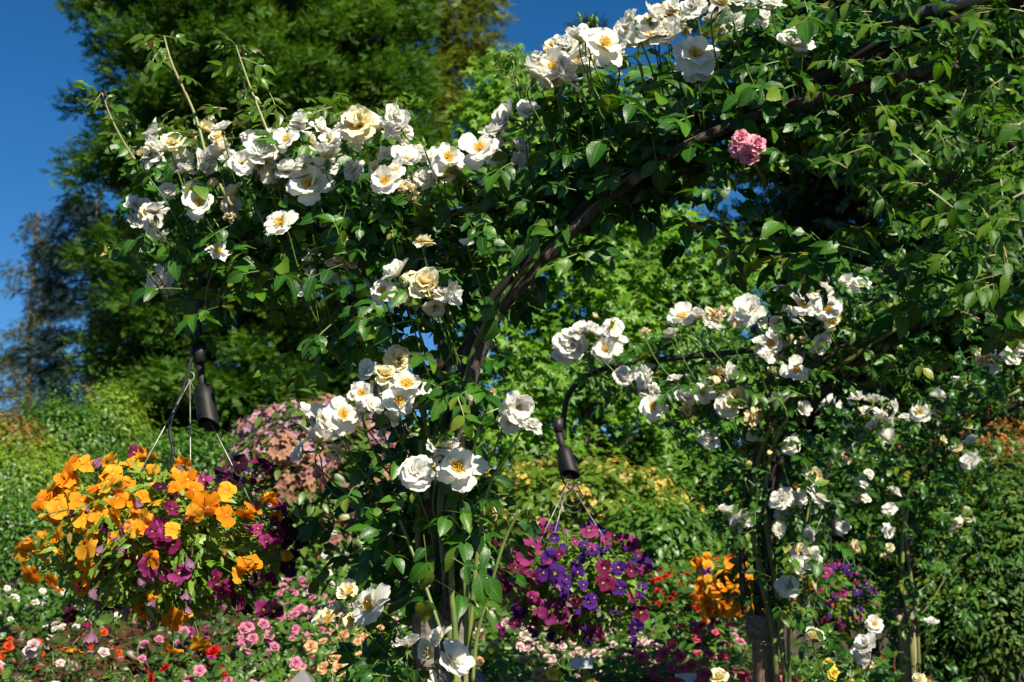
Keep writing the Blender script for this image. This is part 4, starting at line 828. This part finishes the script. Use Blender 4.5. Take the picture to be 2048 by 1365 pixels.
gm('blue_cedar', [(.008, .020, .017), (.015, .038, .032), (.045, .085, .068)], nscale=.7, trans=.05, rough=.6, spec=.3)
gm('grey_spruce', [(.045, .06, .022), (.08, .095, .035), (.13, .135, .06)], nscale=.5, trans=.15, rough=.6, spec=.3)
gm('dark_yew', [(.006, .020, .004), (.014, .045, .006), (.035, .085, .012), (.08, .14, .02)], nscale=.8, trans=.2)

def star():
    V = [(0, .35, .02)]; 
    for i in range(10):
        a = math.pi/2+i*math.pi/5+math.pi; r = [.08, .5][i % 2] if i == 0 else (.58 if i % 2 else .24)
        V.append((r*math.cos(a), .40+r*math.sin(a), -.10*(r > .4)+.0))
    return T(V, [(0, 1+i, 1+(i+1) % 10) for i in range(10)])
STAR = star()
def spray(n=9, w=.055, seed=1, lift=.2):
    """a frond: blades either side of a twig"""
    r = np.random.default_rng(seed); V = []; Fs = []
    for i in range(n):
        u = (i+.5)/n; sd = 1 if i % 2 else -1; L = .55*(1-u*.65); a = sd*r.uniform(.5, .9); b = np.array([0, u*.85, lift*u*u]); d = np.array([math.sin(a), math.cos(a), r.uniform(-.1, .35)]); s = np.array([math.cos(a), -math.sin(a), 0])*w
        k = len(V); V += [b-s*.5, b+s*.5, b+d*L*.6+s*.6, b+d*L, b+d*L*.6-s*.6]; Fs += [(k, k+1, k+2, k+4), (k+4, k+2, k+3, k+3)]
    return T(V, Fs)
def sprayT(t):
    V, Fs, m, g = t; q = []
    for f in Fs: q += [(f[0], f[1], f[2]), (f[0], f[2], f[3])] if f[2] != f[3] else [(f[0], f[1], f[2])]
    return T(V, q)
SPR = [sprayT(spray(9, .075, 1)), sprayT(spray(7, .085, 2, .35))]
SPT = [sprayT(spray(11, .045, 3, -.3))]
def conifer(name, label, px, Y, ytop, ybot, prof, mat, bark, nb, clump=.55, per=40, size=.30, droop=.15, temps=SPR, trunk=.35, up=.5, tubes=True, flat=.55, inner=.35, lean=0., group=None):
    """prof: [(picture height, crown half width in metres)]"""
    b = P1(px, 1100, Y); g = float(gz(b[0], Y)); zt = P1(px, ytop, Y)[2]; zb = P1(px, ybot, Y)[2]
    t = thing(name, label, 'tree', (b[0], Y, g), group)
    zz = [P1(px, y, Y)[2] for y, r in prof]; rr = [r for y, r in prof]; o = np.argsort(zz); zz = np.array(zz)[o]; rr = np.array(rr)[o]
    mb = MB(); hs = np.linspace(g-.2, zt, 10); add_tube(mb, [(b[0]+.05*math.sin(h), Y, h) for h in hs], np.linspace(trunk, trunk*.12, 10), 10); link('trunk', mb.mesh('trunk', M[bark]), t)
    C = []; D = []; mb = MB()
    for i in range(nb):
        h = zb+(zt-zb)*((i+rng.uniform())/nb); R = np.interp(h, zz, rr)*rng.uniform(.72, 1.12); az = rng.uniform(0, 6.2832)
        if rng.uniform() < .5: az = math.pi+rng.uniform(-.1, math.pi+.1)        # more boughs seen from the garden side
        dv = np.array([math.cos(az), math.sin(az), 0]); n = max(2, int(R/clump*1.5))
        for j in range(n):
            u = inner+(1-inner)*(j+.6)/n; p = np.array([b[0], Y, h])+dv*R*u+np.array([0, 0, -droop*R*u*u+up*R*.1*u**3])
            C.append(p+rng.normal(size=3)*clump*.25); D.append(dv)
        if tubes: add_tube(mb, bez([(b[0], Y, h), np.array([b[0], Y, h])+dv*R*.5+[0, 0, -droop*R*.2], np.array([b[0], Y, h])+dv*R*.95+[0, 0, -droop*R]], 3), np.linspace(trunk*.16, .015, 7), 5)
    if tubes: link('branches', mb.mesh('branches', M[bark]), t)
    C = np.array(C); D = np.array(D); N = len(C)*per; ci = np.repeat(np.arange(len(C)), per); q = nrm(rng.normal(size=(N, 3)))*(rng.uniform(0, 1, N)**.45)[:, None]
    p = C[ci]+q*clump*np.array([1, 1, flat])
    a = nrm(q*.9+D[ci]*.6+np.array([0, 0, .35 if up > 0 else -.4])+rng.normal(size=(N, 3))*.35); n = nrm(np.array([0, 0, .8])+q*.5+rng.normal(size=(N, 3))*.45)
    mb = MB(); ch = rng.integers(0, len(temps), N)
    for i, tt in enumerate(temps): s_ = ch == i; mb.inst(tt, p[s_], frames(n[s_], a[s_]), size*rng.uniform(.6, 1.25, s_.sum()))
    link('crown', mb.mesh('crown', M[mat], False), t)
    return t
conifer('redwood', 'huge dense dark green conifer behind the near arch, tallest tree', 500, 30, -420, 960, [(-420, 2.3), (-100, 3.0), (0, 3.4), (250, 3.8), (330, 3.5), (500, 3.1), (700, 3.2), (830, 3.1), (960, 2.9)], 'redwood', 'bark_red', 300, clump=.60, per=100, size=.24, droop=.10, inner=.36)
conifer('fir_tree', 'olive green fir with its reddish trunk showing beside the redwood', 885, 36, -260, 560, [(-260, 1.0), (0, 1.7), (120, 1.9), (300, 2.3), (560, 2.4)], 'olive_fir', 'bark_red', 80, clump=.55, per=34, size=.36, droop=.28, trunk=.30, up=-.2, flat=.4, temps=SPT+SPR[:1])
conifer('spruce_tree', 'thin sparse grey green spruce at the edge against blue sky', 38, 52, 425, 900, [(425, .12), (520, .9), (650, 1.3), (900, 1.6)], 'grey_spruce', 'bark_grey', 52, clump=.36, per=24, size=.26, droop=.45, trunk=.22, up=-.5, flat=.6, temps=SPT, inner=.25)
conifer('blue_cedar', 'blue green cedar with drooping layers beside the thin spruce', 165, 44, 395, 960, [(395, .9), (450, 1.7), (600, 1.6), (760, 2.0), (960, 2.2)], 'blue_cedar', 'bark_brown', 70, clump=.50, per=46, size=.34, droop=.40, trunk=.3, up=-.5, flat=.32, temps=SPT)
conifer('cypress_tree', 'dark conifer spire peeking behind the topmost white rose clusters', 1190, 48, 40, 600, [(40, .1), (120, .9), (300, 1.7), (600, 2.2)], 'dark_yew', 'bark_brown', 50, clump=.5, per=26, size=.36, droop=.2)
conifer('hemlock_tree', 'dark evergreen seen through the gap below the pink rose', 1610, 19, -260, 1000, [(-260, 1.2), (0, 1.1), (330, 1.25), (450, 1.0), (1000, 1.5)], 'dark_yew', 'bark_brown', 120, clump=.40, per=50, size=.22, droop=.2, inner=.2)
conifer('cedar_tree', 'dark evergreen behind the second arch, right of the pink rose', 1830, 21, -260, 1000, [(-260, 1.3), (0, 1.5), (400, 1.6), (1000, 1.8)], 'dark_yew', 'bark_brown', 130, clump=.46, per=56, size=.24, droop=.2, inner=.2)
conifer('yew_tree', 'broad dark evergreen filling the background behind the right hedge', 2010, 17, -260, 1000, [(-260, 1.5), (0, 1.7), (400, 1.7), (1000, 1.9)], 'dark_yew', 'bark_brown', 120, clump=.40, per=48, size=.22, droop=.2, inner=.2)

def broad_tree(name, label, px, Y, ybase, trunk_r, lobes, mat, leaf, per, temp, bark, nl=14):
    b = P1(px, ybase, Y); g = float(gz(b[0], Y)); t = thing(name, label, 'tree', (b[0], Y, g))
    top = max(P1(x, y, Y)[2] for x, y, rx, ry, n in lobes)
    mb = MB(); hs = np.linspace(g-.2, top, 9); add_tube(mb, [(b[0]+.04*math.sin(h*1.7), Y, h) for h in hs], np.linspace(trunk_r*1.15, trunk_r*.2, 9), 12); link('trunk', mb.mesh('trunk', M[bark]), t)
    mb = MB(); cr = MB()
    for (x, y, rx, ry, nc) in lobes:
        c = P1(x, y, Y); RX = pxm(rx, Y); RZ = pxm(ry, Y)
        add_tube(mb, bez([(b[0], Y, max(g+.6, c[2]-RZ*1.0)), ((b[0]+c[0])/2, Y, c[2]-RZ*.5), c, c+[RX*.3, 0, RZ*.6]], 4), np.linspace(trunk_r*.45, .012, 13), 6)
        cc, d = clumps(c, (RX, RX*.9, RZ), nc, (.55, 1.05), -.9); N = len(cc)*per; ci = np.repeat(np.arange(len(cc)), per); q = rng.normal(size=(N, 3))*.5
        p = cc[ci]+q*.20; n = nrm(np.array([0, -.35, .55])+d[ci]*.5+SUN*.3+rng.normal(size=(N, 3))*.4); a = q+d[ci]*.4+rng.normal(size=(N, 3))*.5+[0, 0, -.7]
        cr.inst(temp, p, frames(n, a), leaf*rng.uniform(.6, 1.25, N))
    link('limbs', mb.mesh('limbs', M[bark]), t); link('crown', cr.mesh('crown', M[mat], False), t); return t
broad_tree('maple_tree', 'bright green star leaved maple with a brown trunk behind the arches', 1186, 12.5, 960, .088,
    [(1040, 170, 70, 80, 22), (990, 260, 80, 80, 26), (1080, 280, 110, 90, 40), (1240, 260, 90, 80, 26), (1340, 230, 60, 60, 10), (1180, 420, 150, 110, 60), (1290, 400, 90, 80, 24), (1040, 460, 110, 110, 44), (1330, 520, 130, 90, 56), (1180, 590, 160, 110, 74), (1420, 590, 90, 80, 30), (1020, 680, 110, 110, 44), (1320, 690, 150, 100, 60), (1150, 760, 140, 100, 60), (1030, 860, 110, 90, 40), (1320, 840, 130, 90, 44), (1430, 760, 90, 90, 26)],
    'maple_leaf', .105, 34, STAR, 'bark_brown')

# shrubs behind the bed
shrub('rhododendron', 'rounded rhododendron bush covered in dusty pink flower heads', 'shrub', 625, 1030, 10.5, 170, 195, 'rhodo_leaf', .10, 150, 44, .2, flowers=(RH, 100, .27, -.8), depth=.7)
shrub('rhododendron', 'smaller dusty pink rhododendron tucked behind the near post', 'shrub', 740, 985, 10.9, 130, 130, 'rhodo_leaf', .10, 90, 44, .2, flowers=(RH, 80, .26, -.6), depth=.6)
shrub('azalea', 'yellow flowering azalea behind the violet pansy basket', 'shrub', 1130, 1040, 11.4, 230, 100, 'azalea_leaf', .085, 150, 44, .2, flowers=(AZ, 90, .17, -.5), depth=.7)
shrub('shrub', 'mid green bush beneath the maple at the end of the bed', 'shrub', 1410, 1060, 12.0, 150, 150, 'hedge_bright', .07, 150, 50, .18, depth=.7)
shrub('shrub', 'low green bush hiding the foot of the grey rail', 'shrub', 1310, 1105, 10.3, 100, 80, 'hedge_bright', .07, 90, 50, .16, depth=.4)
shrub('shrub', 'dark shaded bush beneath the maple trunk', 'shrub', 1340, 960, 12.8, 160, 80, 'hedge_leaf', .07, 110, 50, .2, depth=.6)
shrub('shrub', 'low lime green mound left of the orange pansies', 'shrub', 20, 970, 14, 120, 80, 'lime_leaf', .05, 75, 110, .30, depth=.8)
shrub('shrub', 'green mound below the lime bush at the edge', 'shrub', 60, 1090, 12, 150, 80, 'hedge_bright', .05, 75, 110, .28, depth=.6)
shrub('shrub', 'small feathery lime conifer bush before the blue cedar', 'shrub', 225, 860, 22, 50, 70, 'lime_leaf', .075, 45, 100, .32, depth=.5)
shrub('shrub', 'fresh green rounded bush left of the feathery lime bush', 'shrub', 130, 885, 21, 80, 60, 'hedge_bright', .075, 60, 100, .36, depth=.6)
shrub('shrub', 'rust red leaved bush at the foot of the thin spruce', 'shrub', 8, 890, 20, 60, 50, 'rust_leaf', .09, 80, 50, .2, depth=.5)
shrub('shrub', 'deep green bush under the redwood behind the orange pansies', 'shrub', 380, 960, 17, 170, 90, 'hedge_bright', .075, 150, 50, .22, depth=.8)
shrub('shrub', 'tall dark hedge bush at the right edge beside the far arch', 'shrub', 1990, 1180, 8.6, 170, 270, 'hedge_loose', .040, 300, 95, .24, depth=.6)
shrub('shrub', 'dark bush behind the far arch with scattered orange flowers', 'shrub', 1770, 1080, 9.8, 170, 200, 'hedge_leaf', .06, 260, 60, .18, depth=.5, flowers=(AO, 40, .07, -.6))
shrub('azalea', 'orange flowering azalea behind the hedge at the right edge', 'shrub', 1975, 920, 10.5, 110, 75, 'rust_leaf', .06, 110, 50, .18, depth=.5, flowers=(AO, 60, .12, -.3))

c = P1(1120, 1000, 27)
hg = thing('hedge', 'long tall dark hedge closing the garden far behind the shrubs', 'hedge', (c[0], 27, float(gz(0, 27))))
N = 60000; q = np.stack([rng.uniform(-8.6, 9.6, N), rng.uniform(-.7, .7, N)**3*1.4, rng.uniform(0, 1, N)], -1); hgt = 2.6+.35*np.sin(q[:, 0]*1.3)+.2*np.sin(q[:, 0]*3.1+1)
p = np.stack([c[0]+q[:, 0], 27+q[:, 1]*2+.25*np.sin(q[:, 0]*2)*np.sin(q[:, 2]*7), gz(0, 27)+q[:, 2]*hgt], -1)
mb = MB(); mb.inst(SLEAF, p, frames(nrm(rng.normal(size=(N, 3))*.6+[0, -.5, .6]), rng.normal(size=(N, 3))), .16*rng.uniform(.6, 1.3, N)); link('foliage', mb.mesh('foliage', M['hedge_leaf']), hg)
mb = MB(); V = []; cols = 40
for i in range(cols+1):
    x = c[0]-8.6+18.2*i/cols; V += [(x, 27.1, 0), (x, 27.15, 3.3+.25*math.sin(i)), (x, 27.5, 3.2+.25*math.sin(i)), (x, 27.6, 0)]
mb.add(V, [(i*4+j, i*4+4+j, i*4+5+j, i*4+1+j) for i in range(cols) for j in range(3)]); link('twig_core', mb.mesh('twig_core', M['bark_brown']), hg)

# ------------------------------------------------------------------ rose bed
DES = {'red': 'crimson', 'vermilion': 'orange red', 'pink': 'mid pink', 'coral': 'hot coral pink', 'peach': 'peach', 'white': 'white', 'blush': 'pale blush', 'yellow': 'yellow', 'plum': 'plum pink'}
def bush(px, ytop, Y, col, nf, mat, label, group, size=.085, w=.42, col2=None):
    c = P1(px, ytop, Y); g = float(gz(c[0], Y)); H = c[2]-g
    t = thing('rose_bush', label, 'rose bush', (c[0], Y, g), group)
    nf = min(int(nf*(1.1 if col == 'white' else 2.0 if mat == 'bed_red' or px < 560 else 4.2))+6, 70); N = 620; q = rng.normal(size=(N, 3))*np.array([w*.5, .26, .0]); q[:, 2] = H*(1-rng.uniform(0, 1, N)**1.6*.75)-.10*(q[:, 0]/w)**2*2+rng.normal(size=N)*.05
    p = np.array([c[0], Y, g])+q; n = nrm(np.array([0, -.3, .8])+SUN*.3+rng.normal(size=(N, 3))*.5); a = rng.normal(size=(N, 3))+[0, 0, -.2]
    mb = MB(); ch = rng.integers(0, 2, N)
    for i in range(2): s = ch == i; mb.inst(NARROW[i] if Y < 7 else SLEAF, p[s], frames(n[s], a[s]), (.10 if Y < 7 else .062)*rng.uniform(.7, 1.3, s.sum()))
    if Y >= 7:
        mb.inst(SLEAF, p+rng.normal(size=(N, 3))*.05, frames(n[::-1], a[::-1]), .06*rng.uniform(.7, 1.3, N))
    link('foliage', mb.mesh('foliage', [M[mat], M['stem_green']]), t)
    mb = MB()
    for i in range(7):
        e = p[rng.integers(N)]; s = np.array([c[0]+rng.normal()*.03, Y+rng.normal()*.03, g-.03]); add_tube(mb, bez([s, (s+e)/2+rng.normal(size=3)*.04, e], 3), np.linspace(.008, .003, 7), 5)
    link('canes', mb.mesh('canes', M['cane_green']), t)
    for i in range(nf):
        x = rng.normal()*w*.5; pos = np.array([c[0]+x, Y-.34+rng.normal()*.15, c[2]+.07-.2*abs(x/w)**2*2+rng.normal()*.05-rng.uniform()**1.5*.26])
        nn = nrm(np.array([0, -.6, .8])+rng.normal(size=3)*.4); cc = col2 if col2 and rng.uniform() < .35 else col
        link('blossom', RC[cc][i % 2], t, fmat(frames(nn[None], rng.normal(size=(1, 3)))[0], pos, size*rng.uniform(.7, 1.2)))
G = 'rose bushes in the bed below the arches'
BED = [  # px, top py, Y, colour, n, leaf, label
 (20, 1345, 6.0, 'blush', 3, 'bed_green', 'low red-leaved-free rose bush with a few blush flowers at bottom corner'),
 (140, 1325, 6.0, 'blush', 7, 'bed_red', 'rose bush with blush pink blooms under the basket\'s left side'),
 (330, 1374, 5.8, 'red', 9, 'bed_green', 'crimson flowered rose bush below the two dangling orange pansies'),
 (480, 1372, 5.8, 'red', 10, 'bed_green', 'crimson rose bush beside the grey pyramid lamp cap'),
 (560, 1325, 6.2, 'pink', 9, 'bed_green', 'rose bush with clear pink double blooms behind the lamp cap'),
 (690, 1325, 6.2, 'peach', 12, 'bed_green', 'peach flowered rose bush left of the near post base'),
 (780, 1340, 5.9, 'peach', 10, 'bed_green', 'peach rose bush directly behind the near post base'),
 (975, 1300, 6.2, 'peach', 8, 'bed_green', 'apricot flowered rose bush just right of the near post'),
 (1080, 1367, 5.9, 'yellow', 6, 'bed_green', 'yellow flowered rose bush below the violet basket'),
 (1190, 1372, 5.9, 'yellow', 4, 'bed_green', 'rose bush with two or three yellow blooms by white plant label'),
 (1300, 1320, 6.2, 'coral', 11, 'bed_green', 'hot pink rose bush lower left of the brown post'),
 (1430, 1340, 6.0, 'coral', 12, 'bed_green', 'hot pink rose bush touching the brown post base'),
 (70, 1285, 7.4, 'vermilion', 9, 'bed_red', 'reddish leaved rose bush with orange red flowers at left edge'),
 (210, 1275, 7.4, 'vermilion', 8, 'bed_red', 'reddish leaved rose bush with orange red flowers under the basket'),
 (360, 1280, 7.3, 'pink', 10, 'bed_red', 'bronze leaved rose bush with pink flowers under the basket'),
 (470, 1265, 7.4, 'plum', 11, 'bed_red', 'bronze leaved rose bush with plum pink flowers right of the basket'),
 (590, 1255, 7.4, 'pink', 14, 'bed_green', 'pink rose bush between basket and near post'),
 (710, 1270, 7.4, 'peach', 12, 'bed_green', 'peach rose bush behind the cream roses low on the near post'),
 (800, 1230, 7.6, 'blush', 10, 'bed_green', 'blush rose bush showing beside the near post canes'),
 (1010, 1270, 7.4, 'blush', 8, 'bed_green', 'blush rose bush at the left foot of the violet basket'),
 (1120, 1275, 7.4, 'blush', 22, 'bed_green', 'pale pink rose bush right under the violet basket'),
 (1240, 1272, 7.4, 'blush', 22, 'bed_green', 'pale pink rose bush under the right half of violet basket'),
 (1340, 1270, 7.4, 'coral', 13, 'bed_green', 'hot pink rose bush right of the violet basket'),
 (1440, 1285, 7.3, 'pink', 9, 'bed_green', 'mid pink rose bush under the bright orange basket'),
 (60, 1190, 9.0, 'white', 14, 'bed_green', 'white flowered bush far left beyond the basket'),
 (180, 1190, 9.0, 'white', 10, 'bed_green', 'white flowered bush behind the left half of orange basket'),
 (330, 1210, 9.0, 'pink', 6, 'bed_red', 'dim pink rose bush hidden behind the orange basket'),
 (480, 1200, 9.0, 'plum', 8, 'bed_green', 'plum rose bush behind the burgundy pansies'),
 (610, 1180, 9.0, 'pink', 9, 'bed_green', 'pink rose bush below the dusty pink rhododendron'),
 (730, 1150, 9.2, 'white', 10, 'bed_green', 'white rose bush before the rhododendron left of the near post'),
 (850, 1140, 9.2, 'white', 8, 'bed_green', 'white rose bush glimpsed behind the near post'),
 (970, 1120, 9.4, 'white', 14, 'bed_green', 'white rose bush before the yellow azalea'),
 (1330, 1150, 9.2, 'red', 8, 'bed_green', 'dark leaved rose bush with red flowers right of violet basket'),
 (1420, 1130, 9.4, 'red', 7, 'bed_green', 'dark leaved rose bush with red flowers above the orange basket'),
 (650, 1110, 10.0, 'white', 8, 'bed_green', 'white rose bush at the foot of the rhododendron'),
 (1620, 1345, 6.4, 'yellow', 4, 'bed_green', 'green rose bush with few yellow flowers right of the brown post'),
 (1700, 1330, 7.6, 'vermilion', 5, 'bed_green', 'rose bush with orange flowers under the far violet basket'),
]
for px, y, Y, c, n, m_, lab in BED: bush(px, y, Y, c, n, m_, lab.replace('low red-leaved-free', 'low'), G, size=.055 if Y < 7 else .049)

# ------------------------------------------------------------------ small furniture
def lamp(px, py, Y, w, label):
    p = P1(px, py, Y); g = float(gz(p[0], Y)); t = thing('garden_lamp', label, 'garden lamp', (p[0], Y, g)); W = pxm(w, Y)/2
    mb = MB(); b = p[2]-W*1.0
    V = [(p[0]-W, Y-W, b), (p[0]+W, Y-W, b), (p[0]+W, Y+W, b), (p[0]-W, Y+W, b), (p[0]-W*.1, Y-W*.1, p[2]), (p[0]+W*.1, Y-W*.1, p[2]), (p[0]+W*.1, Y+W*.1, p[2]), (p[0]-W*.1, Y+W*.1, p[2])]
    V += [(x, y, z-.012) for x, y, z in V[:4]]
    mb.add(V, [(0, 1, 5, 4), (1, 2, 6, 5), (2, 3, 7, 6), (3, 0, 4, 7), (4, 5, 6, 7), (8, 9, 1, 0), (9, 10, 2, 1), (10, 11, 3, 2), (11, 8, 0, 3), (11, 10, 9, 8)]); link('cap', mb.mesh('cap', M['slate'], False), t)
    mb = MB(); add_box(mb, (p[0], Y, b-.08), (W*1.5, W*1.5, .13)); link('lantern', mb.mesh('lantern', M['sign_white'], False), t)
    mb = MB(); add_tube(mb, [(p[0], Y, g-.05), (p[0], Y, b-.15)], .03, 10); link('pole', mb.mesh('pole', M['steel_black']), t)
lamp(605, 1340, 5.2, 46, 'grey pyramid capped garden lamp among the crimson roses')
lamp(952, 1338, 5.6, 36, 'grey pyramid capped garden lamp right of the near post')
def label_sign(px, py, Y, label):
    p = P1(px, py, Y); g = float(gz(p[0], Y)); t = thing('plant_label', label, 'plant label', (p[0], Y, g))
    mb = MB(); add_box(mb, p, (.085, .006, .045), rotx(-.5)); link('plate', mb.mesh('plate', M['sign_white'], False), t)
    mb = MB(); add_tube(mb, [(p[0], Y+.01, g-.05), (p[0], Y+.006, p[2])], .004, 6); link('stake', mb.mesh('stake', M['steel_black']), t)
label_sign(1163, 1327, 5.7, 'small white plant label below the violet pansy basket')
label_sign(1372, 1358, 5.7, 'small white plant label left of the brown post')
a = P1(1275, 1026, 11.2); b = P1(1345, 1017, 11.2); mb = MB(); add_tube(mb, bez([a, (a+b)/2+[0, 0, .008], b], 4), [.016]*9, 8)
rl = thing('wooden_rail', 'weathered grey wooden rail before the green bush under the maple', 'rail', ((a[0]+b[0])/2, 11.2, float(gz(0, 11.2))))
link('rail', mb.mesh('rail', M['log']), rl)
for e in (a, b):
    mb = MB(); add_tube(mb, [(e[0], 11.22, float(gz(0, 11.2))-.1), (e[0], 11.22, e[2])], .014, 8); link('post', mb.mesh('post', M['log']), rl)
print('POLYS', sum(len(m.polygons) for m in bpy.data.meshes), 'OBJ', len(bpy.data.objects))
